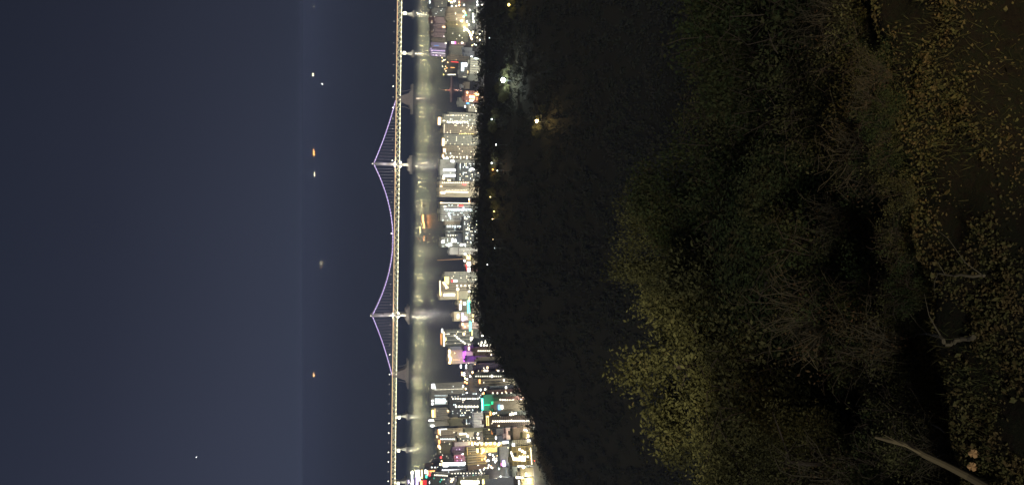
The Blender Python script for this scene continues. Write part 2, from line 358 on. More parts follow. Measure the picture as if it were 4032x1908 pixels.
# ------------------------------------------------------------------ buildings
PAL = {'g': (.40, .41, .35), 't': (.40, .35, .26), 'c': (.52, .47, .36), 'p': (.5, .51, .47), 'l': (.5, .44, .62), 'k': (.56, .42, .42), 'd': (.09, .1, .1), 'b': (.2, .15, .11), 'o': (.26, .26, .17),  # l and k: coloured light on the walls put into their base colour
       'v': (.16, .12, .2), 'w': (.68, .68, .66), 'u': (.26, .29, .34), 'y': (.42, .35, .18), 'r': (.24, .12, .11), 'e': (.17, .19, .17)}
def building(xt, xb, y0, y1, pal, style, dens, wc, label, extras='', depth=15, g=4.0):
    D = at_z(xb, (y0+y1)/2, g)[1]
    a = at_Y(xt, y0, D); b = at_Y(xt, y1, D)
    w = a[0]-b[0]; cx = (a[0]+b[0])/2; z = a[2]; h = z - g
    rz = -math.atan2(cx, D)
    w *= math.cos(rz)
    kind = 'tower_block' if h > 34 and 'hotel' not in label else 'building'
    if 'shed' in label or 'hall' in label: kind = 'hall'
    root = empty(kind, (cx, D, g-1), rz, label, 'apartment block' if 'apartment' in label else ('tower' if h > 60 else 'building'))
    h += 1; d = depth
    fm = facade(pal, PAL[pal], style)
    wl = MB().box(-w/2, w/2, 0, d, 0, h)
    if style != 'plain' and w > 14:   # projecting bays and edge fins give the facade relief
        nb = max(2, int(w/9))
        for i in range(nb+1):
            x = -w/2 + .4 + i*(w-.8)/nb; wl.box(x-.35, x+.35, -.55, -.003, 0, h-.4)
    wl.build('wall', fm, root)
    rm = MB().box(-w/2-.3, w/2+.3, -.75, d+.3, h+.003, h+.5)
    rf = rm.build('roof', mat('roof_'+pal, tuple(c*.7 for c in PAL[pal]), .9), root)
    pp = MB()
    for bb in ((-w/2-.3, w/2+.3, -.75, -.35), (-w/2-.3, w/2+.3, d-.1, d+.3), (-w/2-.3, -w/2+.1, -.34, d-.11), (w/2-.1, w/2+.3, -.34, d-.11)): pp.box(*bb, h+.503, h+1.5)
    pp.build('parapet', fm, rf)
    rr = random.Random(label)
    if w > 9:
        cxr = rr.uniform(-w*.25, w*.25); ww = min(8, w*.4)
        MB().box(cxr-ww/2, cxr+ww/2, d*.35, d*.85, h+.503, h+rr.uniform(3.2, 5.2)).build('stairwell', mat('stair_'+pal, PAL[pal], .85), rf)
        if rr.random() < .6: MB().tube([(-cxr*.8+w*.1, d*.5, h+.5), (-cxr*.8+w*.1, d*.5, h+2.8)], 1.3, 8).build('water_tank', M_steel, rf)
    if rr.random() < .4: MB().tube([(w*.3, d*.6, h+.5), (w*.3, d*.6, h+7)], .15, 4).build('antenna', M_dark, rf)
    # lit windows
    nx = max(1, int(w/3.4)); nz = max(1, int(h/3.0)); cand = [(i, j) for i in range(nx) for j in range(1, nz)]
    rr.shuffle(cand)
    for (i, j) in cand[:min(90, int(len(cand)*dens))]:
        X = -w/2 + (i+.5)*w/nx; Z = j*3.0+.9
        if Z > h-1: continue
        c = wc[rr.randrange(len(wc))]; s = rr.choice((1.2, 2.2, 4))
        lit('window', root, X, -.3, Z, rr.choice((1.5, 1.9, 2.4)), rr.choice((1.3, 1.5)), c, s)
    def loc(x, y):   # picture point -> facade plane, in the building's own axes
        dd = ray(x, y); nrm = Vector((-math.sin(-rz), -math.cos(-rz), 0)); P = Vector((cx, D, g-1)); rd = Vector(dd)
        nrm = Vector((math.sin(rz), -math.cos(rz), 0)); tt = (P - Vector((0, 0, H))).dot(nrm)/rd.dot(nrm)
        q = Vector((0, 0, H)) + rd*tt - P
        return q.x*math.cos(rz)+q.y*math.sin(rz), q.z
    for ex in extras.split(';'):
        if not ex.strip(): continue
        f = ex.split(); k = f[0]
        if k == 'r':     # a column or row of lit windows: x0 x1 y0 y1 n colour strength size
            x0, x1, yy0, yy1, nn = map(float, f[1:6]); c = f[6]; s = float(f[7]); sz = float(f[8]) if len(f) > 8 else 1.8; nn = int(nn)
            for i in range(nn):
                u = i/max(1, nn-1); X, Z = loc(x0+(x1-x0)*u, yy0+(yy1-yy0)*u)
                lit('window', root, X, -.75, Z, sz, sz*.85, c, s)
        elif k in ('s', 'k', 'q'):   # sign, crown light, screen: x0 x1 y0 y1 colour strength
            x0, x1, yy0, yy1 = map(float, f[1:5]); A = loc(x0, yy0); B = loc(x1, yy1)
            nme = {'s': 'sign', 'k': 'crown_light', 'q': 'screen'}[k]
            lit(nme, root, (A[0]+B[0])/2, -1.1 if k != 'k' else -1.0, (A[1]+B[1])/2, abs(A[0]-B[0]), abs(A[1]-B[1]), f[5], float(f[6]), .5)
        elif k == 'v':   # vertical fins
            x0, x1, yy0, yy1, nn = map(float, f[1:6]); nn = int(nn)
            fb = MB()
            for i in range(nn):
                u = (i+.5)/nn; A = loc(x0, yy0+(yy1-yy0)*u); B = loc(x1, yy0+(yy1-yy0)*u)
                fb.box(A[0]-.5, A[0]+.5, -1.2, -.56, B[1], A[1])
            fb.build('fins', mat('white_fins', (.7, .7, .68), .7), root)
        elif k == 'p':   # lamp lighting the facade: x y dist colour power
            X, Z = loc(float(f[1]), float(f[2])); point(root, (X, -float(f[3]), Z), f[4], float(f[5]), .6, 'facade_lamp')
        elif k == 't':   # small roof turret: y0 y1 height
            A = loc(xt, float(f[1])); B = loc(xt, float(f[2])); x0, x1 = sorted((A[0], B[0])); hh = float(f[3])
            MB().box(x0, x1, 2, 8, h+.503, h+hh).build('turret', mat('stair_'+pal, PAL[pal], .85), rf)
    return root

BT = '''
1689|1712|-30|14|b|grid|.12|WN|low brown block on the far shore at the top edge of the city|
1690|1712|14|34|e|grid|.15|CN|narrow grey waterfront block beside the low brown one on the far shore|s 1690 1694 4 14 C 4
1694|1714|36|60|b|grid|.2|WC|low brown house behind the grey apartments on the far shore|
1693|1714|62|92|r|grid|.2|WN|reddish low block behind the pink apartments|
1697|1714|94|150|b|grid|.22|WNC|long low brick row on the water behind the pink apartments|
1714|1760|-25|28|g|grid|.06|N|grey-green apartment slab at the picture's top edge|
1708|1760|30|64|g|grid|.08|C|grey apartment slab next to the tan one on the far shore|
1719|1757|66|92|k|plain|.02|N|tan-pink apartment end wall with no windows|
1716|1757|93|110|k|grid|.04|N|pink apartment block with two rows of dark windows|
1714|1757|111|126|k|floors|.04|N|rosy apartment block with one big lamp near its foot|s 1743 1752 104 109 W 6
1711|1755|127|147|k|grid|.03|N|pinkish apartment block between the rosy one and the grey gap|s 1746 1750 142 145 H 5
1706|1758|148|165|t|floors|.03|N|grey-tan apartment block beside the lavender towers|
1704|1756|166|187|l|plain|.02|V|smooth lavender apartment wall|r 1712 1725 180 180 4 B 1.2;s 1752 1764 169 173 N 5
1695|1753|188|204|l|floors|.05|V|tallest lavender apartment block with bright stripes|s 1695 1698 190 192 V 3;k 1696 1752 199 200.5 V 1.2
1698|1753|205|221|l|grid|.2|V|last lavender apartment block standing at the water|k 1699 1752 208 210 H 1.6
1765|1830|26|52|t|plain|.04|N|plain grey-tan block below the orange street signs|
1759|1830|48|82|t|grid|.06|N|tan gabled block behind the garden court|
1762|1842|82|106|y|floors|.03|W|long ochre slab with smooth front near the far shore|
1762|1842|106|162|o|grid|.05|N|wide olive apartment slab of many narrow bays|
1778|1832|164|176|k|grid|.2|WM|low pink-lit shop row under the olive slab|s 1779 1786 164 172 H 6;s 1788 1794 164 174 M 3;s 1816 1823 166 172 N 5
1776|1824|178|214|g|plain|.02|N|plain grey block between the lavender and slate blocks|
1774|1846|214|238|t|grid|.05|W|grey-tan apartment slab with fine window grid before the red signs|s 1776 1805 243 246 R 5;s 1774 1790 265 268 O 3
1828|1858|186|207|u|plain|.02|N|slate block with plain walls by the forest edge|
1832|1866|200|221|u|floors|.02|N|blue-grey block with flat roof at the forest edge|s 1853 1860 221 225 H 6
1812|1852|246|306|p|glass|.05|C|brightly lit pale blue hall by the pier|q 1817 1826 247 280 C 2.5;q 1829 1838 247 262 H 5;s 1841 1849 279 298 W 5;k 1822 1846 300 306 N .5
1853|1890|226|290|g|slits|.03|N|grey-green block with dark vertical slots at the forest edge|r 1868 1884 231 231 6 C 2.5 2
1848|1882|290|318|e|plain|.02|N|dim grey shed behind the lit pale hall|
1818|1833|332|346|w|plain|.02|N|small white kiosk building at the harbour|
1834|1848|322|350|t|plain|.1|W|small tan harbour shed next to the white kiosk|
1832|1884|356|402|r|grid|.2|OW|low restaurant row glowing orange at the harbour|s 1838 1842 362 368 W 8;s 1836 1886 374 378 O 1.4;s 1872 1884 366 376 W 6;s 1848 1868 377 388 W 4;s 1850 1862 392 399 N 5;p 1862 384 18 O 9000
1809|1866|385|420|g|plain|.03|N|plain grey-pink harbour block beside the restaurants|s 1838 1846 404 410 B 4;s 1829 1833 417 424 H 4
1846|1880|410|440|g|grid|.3|CN|small office block with a dense window grid by the harbour|
1770|1884|441|449|g|grid|.04|N|narrow stepped edge of the beachfront apartment tower with the lit crown|
1750|1884|449|487|g|grid|.2|NC|beachfront apartment tower topped by an orange ring|t 462 486 11;s 1725 1734 462 492 W 4;s 1744 1752 474 477 N 5;r 1760 1830 454 454 12 N 2 1.6;r 1762 1840 480 480 9 N 5 2.6
1747|1884|488|525|t|grid|.13|N|tan beachfront apartment tower without roof lights|k 1748 1750 488 524 N .7
1750|1884|528|569|g|grid|.14|N|apartment tower with an orange roof sign, second from the ringed one|s 1741 1749 545 574 W 5;r 1810 1870 527 527 8 Y 4 1.6
1752|1884|571|598|t|grid|.1|N|tan apartment tower with glowing roof corner|s 1745 1754 585 609 W 4
1748|1884|599|626|t|grid|.18|NC|tan apartment tower leaning on the pale hotel|s 1741 1747 609 620 W 5;r 1748 1762 623 623 5 C 5 2.6;r 1760 1866 618 618 9 N 4 2.2
1734|1884|627|690|p|plain|.01|N|pale beachfront hotel with a blank wall and one column of lit windows|r 1749 1806 669 669 11 H 6 3.6;s 1776 1787 630 638 H 8
1735|1884|691|712|p|big|.03|N|pale hotel wing with big lit windows down its edge|r 1748 1808 692 692 12 H 6 3.4;s 1742 1750 700 706 W 6;s 1762 1774 707 712 W 5
1802|1894|640|711|d|grid|.32|CN|dark apartment block with many cool lit windows before the pale hotel|s 1852 1866 663 669 H 10
1732|1884|713|735|c|plain|.01|N|cream hotel slab edged with a string of small lights|r 1742 1842 719 719 13 N 4 1.8;s 1824 1833 723 728 R 7;s 1734 1740 731 736 W 5
1731|1884|736|775|c|plain|.01|N|cream hotel with one continuous bright vertical line|k 1750 1843 753.5 757.5 N 5;r 1758 1835 748 748 14 N 1.5 1.4;s 1735 1743 754 762 W 6;s 1744 1752 756 762 N 4
1735|1884|797|803|c|plain|0|N|thin cream lit fin wall at the edge of the striped tower|k 1736 1862 797 800 N 3.5;s 1733 1741 796 800 W 5
1735|1884|804|870|g|slits|.22|C|grey striped office tower with a red sign|v 1738 1862 806 872 12;r 1750 1856 824 824 18 C 4 2.2;r 1756 1858 831 831 16 C 2.5 1.8;r 1766 1772 842 852 3 C 4 3;s 1805 1823 808 812 R 4;s 1748 1756 811 815 N 5
1753|1884|870|886|t|plain|.02|N|narrow tan block beside the striped tower|
1755|1884|886|932|e|big|.18|CNB|dark block behind a pale frame grid|v 1757 1822 888 930 3;r 1762 1822 890 890 7 C 4 2.6;r 1765 1812 926 926 6 N 3 2
1825|1894|850|956|d|grid|.38|CN|broad low black block full of white windows before the framed block|
1738|1884|932|973|g|slits|.12|C|grey tower with very large white windows|s 1779 1784 939 953 H 7;s 1790 1795 942 953 H 7;s 1739 1748 947 955 H 9;s 1760 1767 961 967 H 8;s 1772 1778 961 966 H 8;s 1812 1820 961 967 H 9;s 1826 1832 960 965 H 6
1806|1888|918|954|u|plain|.03|C|small blue-grey block in front of the tower with white windows|
1773|1884|974|1002|w|plain|0|N|blank white box-shaped block between grey tower and square-windowed block|
1806|1884|975|1007|t|big|.05|N|tan block of square dark windows before the blank white block|s 1828 1833 998 1004 H 6
1833|1884|1004|1024|y|plain|.1|W|low shop front glowing orange at the foot of the tall mast|s 1836 1854 1004 1020 W 3.5;s 1826 1832 1022 1029 H 8
1838|1884|1026|1052|t|plain|.1|W|low beach cafe with white lights near the tall mast|s 1839 1852 1031 1046 H 5;s 1834 1838 1040 1050 R 2.5
1838|1884|1053|1069|r|plain|.1|W|small red-lit cafe beside the gold-drum tower|s 1840 1852 1053 1068 H 5;s 1835 1839 1052 1064 R 3
1753|1884|1069|1112|g|grid|.08|N|grey tower carrying a round golden light drum and a screen|s 1750 1767 1089 1117 Y 2.6;s 1786 1799 1102 1109 H 5;s 1777 1784 1103 1109 R 3
1742|1884|1107|1146|t|slits|.05|N|tan hotel tower with dark vertical strips and amber corner lights|r 1746 1758 1112 1128 5 W 6 3.4;r 1800 1848 1124 1124 4 N 5 2.6;s 1756 1764 1128 1134 W 6;s 1798 1806 1134 1142 N 6;r 1732 1734 1108 1160 9 W 4 3
1733|1884|1146|1179|c|plain|0|N|cream hotel with a wide glowing bar down its front|k 1747 1790 1156 1164 N 5;s 1843 1850 1142 1150 H 8;k 1800 1804 1146 1179 W .6
1803|1884|1181|1200|t|plain|.06|W|little beach house beside the wide glowing hotel|s 1812 1816 1182 1192 W 5;s 1825 1832 1190 1200 H 6
1808|1884|1201|1222|b|plain|.06|W|little brown shop by the green beach lights|s 1809 1815 1197 1218 H 6
1789|1884|1226|1263|c|plain|0|N|small cream cube building with a white sign|s 1800 1806 1236 1252 H 5;p 1798 1244 14 W 5000
1817|1884|1230|1266|v|grid|.06|V|low dark shop row with violet-white signs|s 1818 1824 1232 1262 V 4;s 1827 1832 1244 1258 V 3
1820|1884|1268|1295|k|plain|.04|W|low salmon restaurant next to the orange-crowned tower|s 1818 1824 1272 1280 W 6;s 1828 1833 1282 1288 W 5;p 1832 1285 14 O 5000
1748|1884|1296|1362|e|big|.08|N|gridded grey tower with a long orange-white crown|k 1738 1743 1294 1308 H 6;k 1744 1751 1306 1362 W 5;k 1734 1739 1312 1356 O 1.2;s 1750 1756 1332 1340 Y 7;r 1790 1830 1320 1350 6 N 5 3;s 1822 1830 1310 1318 W 6;s 1851 1862 1326 1340 N 5;v 1756 1850 1300 1360 4
1774|1892|1363|1377|u|glass|.03|C|narrow glass block leaning on the gridded tower|
1768|1890|1378|1432|c|plain|.01|W|cream block with a warm row of roof lamps beside the purple sign|k 1766 1774 1375 1388 W 7;k 1764 1772 1393 1404 W 5;k 1768 1777 1404 1420 W 5;k 1766 1775 1423 1430 W 6;r 1786 1808 1415 1415 5 W 1.2 1.5;p 1780 1405 16 W 9000;s 1824 1833 1379 1420 P 5;p 1835 1398 14 P 11000
1830|1930|1360|1382|v|plain|.02|N|violet-lit wall under the purple sign|s 1843 1848 1364 1376 W 6;p 1850 1375 14 P 9000
1840|1950|1398|1424|v|plain|.02|N|violet-lit side wall between purple sign and plain tan block|p 1858 1408 14 P 9000
1872|1990|1330|1364|d|grid|.14|N|dark apartment block at the start of the sloping forest edge|r 1896 1925 1347 1345 3 N 4 3;r 1893 1930 1358 1358 4 N 5 3
1872|2000|1366|1400|b|grid|.02|N|dark brown block with one column of evenly spaced lights|r 1883 1940 1380 1380 9 N 2.6 2.2;s 1932 1938 1392 1397 N 6
1886|2020|1404|1429|t|plain|.0|N|plain tan slab between two dark apartment blocks|
1876|2030|1434|1464|v|grid|.1|NW|dim violet-grey apartment block with a few windows|s 1915 1922 1442 1449 W 5;r 1908 1918 1458 1458 2 N 5 3;s 1958 1964 1456 1461 N 6;s 1978 1982 1456 1461 N 5
1872|2040|1466|1491|e|plain|.02|N|dark slab with a string of thirteen small lights|r 1874 1980 1480 1480 13 N 2.6 1.9;s 1933 1939 1475 1484 N 7
1884|2055|1492|1519|t|slits|.03|N|brown-tan apartment slab of long dark slots|s 1885 1891 1492 1508 O 4;s 1981 1986 1492 1499 N 5
1932|2065|1519|1534|u|glass|.04|N|small bluish glass block behind the slotted slab|s 1989 1995 1520 1528 N 6
1918|2070|1535|1551|r|grid|.1|NW|dim maroon block with a few warm windows|r 1940 2012 1546 1546 5 N 3 2.2
1906|2075|1552|1566|e|plain|.02|N|low dark roofed hall behind the green lit block|
1946|2080|1562|1582|r|grid|.1|N|dark red block behind the tan block with the blue sign|r 1970 2016 1572 1575 6 N 3 2.4
1900|2075|1566|1616|e|plain|.0|G|building washed in green light with a teal neon edge|s 1894 1903 1566 1612 T 5;s 1896 1900 1570 1608 H 3;s 1926 1929 1560 1564 G 2;p 1915 1590 18 G 16000;s 1904 1936 1592 1593 G 1
1948|2100|1578|1621|t|plain|.0|N|large plain tan block with a blue and white sign|s 1961 1970 1593 1611 B 5;s 1972 1980 1594 1608 H 5
1914|2105|1622|1641|e|grid|.15|WN|dark green-grey block with warm windows under the sloping forest|s 1928 1933 1618 1634 O 5;s 1940 1946 1623 1630 N 7;r 2010 2030 1630 1625 3 N 5 3
1916|2112|1642|1682|b|floors|.03|N|long brown block with a row of lights and a yellow oval sign|r 1941 2082 1657 1655 17 N 4 2.3;s 1914 1917 1638 1674 Y 6;s 1921 1924 1638 1674 Y 6;s 1914 1924 1636 1640 Y 6;s 1960 1966 1673 1677 W 6
1698|1828|1508|1595|g|grid|.03|C|tallest grey-green apartment tower at the left end of the beach|r 1713 1822 1533 1529 22 N 2 1.5;r 1713 1760 1556 1556 11 C 2 1.5;s 1700 1712 1511 1528 H 5;r 1715 1751 1570 1570 8 C 3 2.6;r 1715 1755 1578 1578 8 C 4 2.6;r 1715 1751 1586 1586 8 C 2.5 2.4;s 1699 1706 1573 1580 H 5;s 1699 1706 1586 1592 H 5
1772|1905|1550|1580|d|grid|.16|NC|black apartment slab nearest the grey-green tower|r 1784 1890 1568 1568 12 N 5 2.4
1772|1907|1581|1612|d|grid|.14|NC|middle black apartment slab of three|r 1796 1880 1599 1599 8 N 5 3.2
1778|1909|1613|1640|d|grid|.3|CN|third black apartment slab, beside the corrugated block|
1700|1800|1602|1660|g|slits|.03|N|grey tower front of white vertical bars under a golden lamp|v 1712 1768 1606 1652 9;k 1700 1709 1613 1641 Y 6;s 1710 1716 1606 1642 W 1;s 1760 1767 1612 1620 W 3;k 1688 1706 1651 1656 H 6
1694|1800|1661|1678|p|plain|.0|N|white end wall with a star-bright lamp on its corner|k 1696 1708 1672 1678 H 8
1776|1880|1646|1676|o|plain|.0|N|plain olive wall block in the middle of the left-hand city|
1832|1895|1648|1670|d|grid|.5|CN|tiny black block crowded with white windows|
1862|1925|1622|1683|u|slits|.0|N|lavender-grey corrugated block beside the tiny black one|v 1866 1912 1624 1682 11
1832|1925|1684|1701|o|plain|.0|N|low olive slab at the foot of the corrugated block|
1724|1830|1688|1714|c|grid|.03|N|cream tower with an orange-lit roof edge|k 1724 1731 1689 1707 O 3.5;k 1726 1760 1687 1689 H 1.6;k 1729 1734 1692 1704 N 4
1720|1830|1715|1744|t|floors|.03|N|tan tower with a row of lit windows at its middle|k 1718 1724 1712 1722 W 3;r 1736 1788 1727 1727 9 C 3.5 2.2;k 1726 1733 1730 1745 O 3.5
1726|1830|1745|1788|o|grid|.03|N|olive tower with a yellow lamp cluster on its roof|k 1724 1731 1750 1760 W 7;k 1729 1735 1756 1766 W 6
1802|1865|1699|1722|c|plain|.03|N|cream low block in front of the olive slab|k 1808 1836 1704 1709 N 2.5;s 1838 1844 1711 1720 N 6
1806|1870|1722|1738|e|grid|.3|N|low dark block with lit row beside the cream low block|
1788|1875|1738|1756|b|slits|.05|N|brown striped block above the lilac tower|v 1790 1850 1740 1756 8
1784|1872|1757|1788|l|grid|.1|V|lilac tower with fine window grid behind the magenta block|
1790|1880|1788|1816|k|grid|.12|MV|magenta-pink lit block in front of the lilac tower|r 1820 1835 1786 1786 4 H 4 2.4;p 1815 1800 16 M 8000
1738|1835|1786|1820|e|grid|.06|N|dark flat block with a red roof beacon|s 1733 1739 1796 1802 R 5;s 1736 1741 1811 1816 W 6
1732|1850|1821|1856|u|floors|.03|N|blue-grey office with brilliant rows of white windows|r 1746 1830 1823 1823 15 H 7 3.8;r 1746 1826 1829 1829 14 C 3 3;r 1748 1760 1832 1832 3 H 6 4;r 1742 1830 1849 1848 17 H 4 2.2;r 1734 1744 1826 1826 2 W 7 4
1840|1912|1757|1832|y|slits|.02|W|golden tower with pale outlined edges|v 1845 1875 1765 1828 3;k 1838 1842 1759 1790 Y .5
1846|1915|1833|1850|b|plain|.03|W|brown base block beside the golden tower|
1679|1735|1821|1836|b|floors|.05|W|brown hotel by the sea at the far left|
1692|1745|1837|1853|b|slits|.05|W|brown seaside hotel with striped front|r 1700 1725 1838 1838 3 C 4 3;s 1690 1712 1851 1854 O 3
1706|1905|1855|1876|e|slits|.06|NC|very long dark block with comb-like openings|v 1712 1958 1857 1868 2;r 1712 1760 1868 1871 7 N 3 2.4;r 1780 1955 1862 1860 16 N 3 2.2
1700|1870|1877|1925|e|grid|.2|CNT|dark green block with scattered bright windows at the picture's bottom edge|
1765|1880|1878|1925|u|grid|.03|N|blue-grey block with a warm pair of lamps at the bottom edge|s 1776 1786 1883 1889 W 6;s 1773 1781 1890 1896 W 6
1808|1925|1877|1925|o|grid|.08|N|olive block with two rows of very bright windows at the bottom edge|r 1818 1884 1895 1896 9 N 7 4.4;r 1820 1878 1901 1902 8 N 5 3.6
1902|2020|1886|1925|u|plain|.0|N|big smooth grey block behind a yellow upright sign|s 1898 1906 1886 1904 Y 6
1884|1975|1741|1762|y|plain|.05|W|long hall front glowing yellow|p 1925 1750 16 Y 15000;p 1950 1752 14 Y 12000;r 1880 1965 1746 1744 6 N 6 3.5
1892|1982|1763|1782|y|plain|.05|W|second yellow hall front with planting before it|p 1910 1772 12 Y 12000;p 1945 1772 12 Y 15000;s 1898 1906 1768 1776 N 6;s 1876 1884 1764 1780 Y 6
1971|2045|1758|1834|u|plain|.02|N|dark slate office with a pale plaza and violet lamp|s 1979 1988 1812 1834 V 8;s 1972 1979 1822 1830 M 4
2017|2097|1757|1832|y|big|.04|Y|golden office with a grid of arched windows|r 2046 2066 1768 1780 3 N 5 3.4;r 2046 2078 1796 1796 4 N 3 3;r 2024 2064 1805 1808 5 N 6 4;p 2050 1790 20 Y 10000;r 2012 2020 1780 1800 4 N 5 2.6;k 2090 2092 1760 1828 N 2
2018|2088|1731|1756|p|floors|.03|N|pale roofed block next to the golden office|s 2016 2024 1745 1754 H 8;s 2076 2086 1729 1736 H 7
1995|2035|1683|1728|k|plain|.0|N|pale pink upright wall among grey roofs|p 2005 1705 16 N 9000;s 2014 2017 1688 1700 W 4
1952|2010|1684|1712|d|slits|.03|N|dark block with thin grey ribs|v 1954 1990 1686 1710 6
1962|2015|1713|1739|u|plain|.03|C|light blue-grey low block with lamps at its foot|s 1978 2002 1738 1743 H 8;s 1949 1955 1718 1726 H 5
1914|2000|1686|1738|o|slits|.03|W|olive-grey low block with a brick stripe|s 1934 1946 1694 1708 O .6;s 1949 1954 1708 1713 W 4
2022|2085|1683|1729|b|plain|.04|W|brown low block with a flat roof|
2060|2100|1700|1722|y|plain|.03|Y|small yellow-lit gatehouse by the road wall|s 2076 2082 1709 1720 N 8
2052|2098|1842|1876|c|plain|.02|N|pale yellow block near the road wall|p 2070 1858 16 Y 3500;r 2040 2062 1833 1833 5 N 3 2.6;s 2068 2073 1860 1872 N 6
2020|2080|1836|1874|e|plain|.04|N|dim court building between the golden office and the pale yellow block|s 1998 2000 1840 1872 N .6
2056|2100|1880|1925|y|plain|.03|Y|yellow-lit block at the bottom edge by the road wall|r 2034 2056 1878 1878 5 N 5 3;s 2040 2046 1890 1908 H 6;p 2070 1895 16 Y 3500
'''
for line in BT.strip().split('\n'):
    f = line.split('|')
    building(float(f[0]), float(f[1]), float(f[2]), float(f[3]), f[4], f[5], float(f[6]), f[7], f[8], f[9])

# ------------------------------------------------------------------ city street lamps: pole, head and real light
POLE = MB().tube([(0, 0, 0), (0, 0, 9)], [.22, .12], 6).mesh('pole', M_dark)
HEADS = {}
LAMPN = {}
def street_lamp(x, y, c, s=8, r=1.1, power=0, where='', g=4.0, ground=None):
    p = at_z(x, y, g+9) if ground is None else (*ground[:2], ground[2]+9)
    root = empty('street_lamp', (p[0], p[1], p[2]-9), 0, where, 'street lamp', 'street lamps between the city blocks')
    o = bpy.data.objects.new('pole', POLE); link(o, root)
    k = (c, s, r)
    if k not in HEADS: HEADS[k] = MB().ball((0, 0, 9.3), r, 8, 5, .6).mesh('lamp_head', glow(c, s))
    link(bpy.data.objects.new('lamp_head', HEADS[k]), root)
    if power: point(root, (0, -r-.6, 8.6), c, power, .6)
    return root
CN = {'W': 'warm', 'N': 'cream', 'C': 'cool white', 'O': 'orange', 'H': 'white', 'Y': 'yellow', 'R': 'red', 'B': 'blue', 'G': 'green', 'M': 'pink', 'T': 'teal', 'P': 'purple', 'V': 'violet'}
def lamps(desc, items, power=0, s=9, r=1.2):
    for (x, y, c) in items:
        street_lamp(x, y, c, s, r, power, '%s street lamp %s' % (CN[c], desc))
lamps('on the waterfront left of the lavender apartments', [(1741, 228, 'W'), (1747, 238, 'N'), (1742, 242, 'W'), (1752, 236, 'N'), (1743, 262, 'N'), (1755, 262, 'W'), (1760, 268, 'O'), (1764, 246, 'W'), (1756, 280, 'N'), (1747, 294, 'Y'), (1752, 272, 'W')], 1500)
lamps('in the string on the quay behind the pier', [(1765+4.5*i, 294, 'N') for i in range(7)], 0, 7, 1.1)
lamps('at the bright junction by the olive slab', [(1838, 118, 'N'), (1846, 124, 'N'), (1850, 132, 'Y'), (1853, 140, 'N'), (1855, 148, 'W'), (1858, 154, 'W'), (1862, 128, 'N'), (1859, 138, 'Y')], 4000, 10, 1.9)
lamps('among the signs at the top edge of the city', [(1768, 4, 'W'), (1776, 8, 'O'), (1779, 25, 'C'), (1790, 5, 'H'), (1797, 24, 'W'), (1809, 10, 'O'), (1809, 22, 'W'), (1828, 20, 'C'), (1768, 31, 'Y'), (1880, 8, 'H'), (1880, 20, 'H'), (1864, 66, 'H'), (1863, 56, 'N'), (1865, 86, 'N'), (1840, 86, 'C'), (1846, 98, 'N'), (1818, 86, 'C'), (1833, 52, 'Y'), (1834, 60, 'G'), (1826, 45, 'N')], 2500, 9, 1.6)
lamps('along the forest foot near the slate blocks', [(1889, 134, 'N'), (1890, 158, 'N'), (1868, 175, 'N'), (1875, 178, 'C'), (1880, 148, 'W'), (1884, 175, 'N'), (1860, 180, 'W'), (1866, 284, 'N'), (1882, 284, 'N')], 1500, 7, 1.3)
lamps('on the white-lit crossing by the seaside tan block', [(1815, 1438, 'H'), (1815, 1444, 'H'), (1836, 1438, 'H'), (1836, 1446, 'H'), (1819, 1466, 'O'), (1820, 1474, 'W'), (1828, 1468, 'H'), (1828, 1476, 'H'), (1871, 1436, 'W'), (1872, 1450, 'O'), (1861, 1464, 'W'), (1861, 1474, 'O'), (1852, 1480, 'H'), (1832, 1488, 'W'), (1840, 1492, 'N'), (1831, 1502, 'O'), (1838, 1506, 'O'), (1834, 1529, 'W'), (1838, 1546, 'H'), (1846, 1426, 'W'), (1893, 1533, 'H'), (1911, 1532, 'N'), (1905, 1546, 'O'), (1901, 1553, 'O'), (1824, 1520, 'H')], 2500, 9, 2.1)
rl = random.Random(5)
lamps('in the busy lot between the golden tower and the slate office', [(rl.uniform(1874, 1968), rl.uniform(1786, 1850), rl.choice('NHCWHNO')) for i in range(46)], 900, 8, 1.4)
lamps('along the beach promenade', [(1849+rl.uniform(-2, 3), y, rl.choice('WNHO')) for y in (784, 789, 795, 1006, 1014, 1036, 1044, 1060, 1140, 1174, 1186)], 1500, 8, 1.4)
lamps('round the forecourt beside the cream low block', [(1885, 1724, 'H'), (1889, 1742, 'N'), (1873, 1745, 'N'), (1858, 1742, 'Y'), (1860, 1748, 'W'), (1870, 1742, 'Y'), (1882, 1706, 'N'), (1900, 1750, 'N'), (1920, 1756, 'W')], 6000, 10, 2)
# unseen lamps added in the hollow behind the wood to light the facades
for i, y in enumerate(range(20, 1340, 52)):
    street_lamp(1899, y, 'N', 6, .6, 60000, 'unseen cream street lamp added behind the wooded ridge to light the facades')
for i, (x, y) in enumerate([(1985, 1400), (2005, 1450), (2040, 1500), (2060, 1550), (2085, 1600), (2098, 1650), (1920, 1560), (1920, 1610), (1860, 1690), (1870, 1850), (1930, 1890), (1840, 1760), (1850, 1580), (1850, 1640), (2045, 1750), (2060, 1840), (1780, 10), (1800, 90), (1850, 40), (1780, 190), (1780, 130)]):
    street_lamp(x, y, 'N', 8, .8, 36000, 'cream street lamp added in a side street to light the blocks around it')  # strong lamps added to brighten the facades near them

for i in range(34):
    street_lamp(rl.uniform(1790, 2085), rl.uniform(1500, 1900), rl.choice('NNWC'), 9, 1., 15000, 'street lamp added between the closely packed left-hand blocks to brighten them')  # extra lamps scattered in to lift the dim left-hand blocks
for i in range(10):
    street_lamp(rl.uniform(1760, 1870), rl.uniform(5, 240), rl.choice('NNW'), 9, 1., 20000, 'street lamp added between the far-shore apartment blocks to brighten them')  # extra lamps scattered in to brighten the far-shore walls
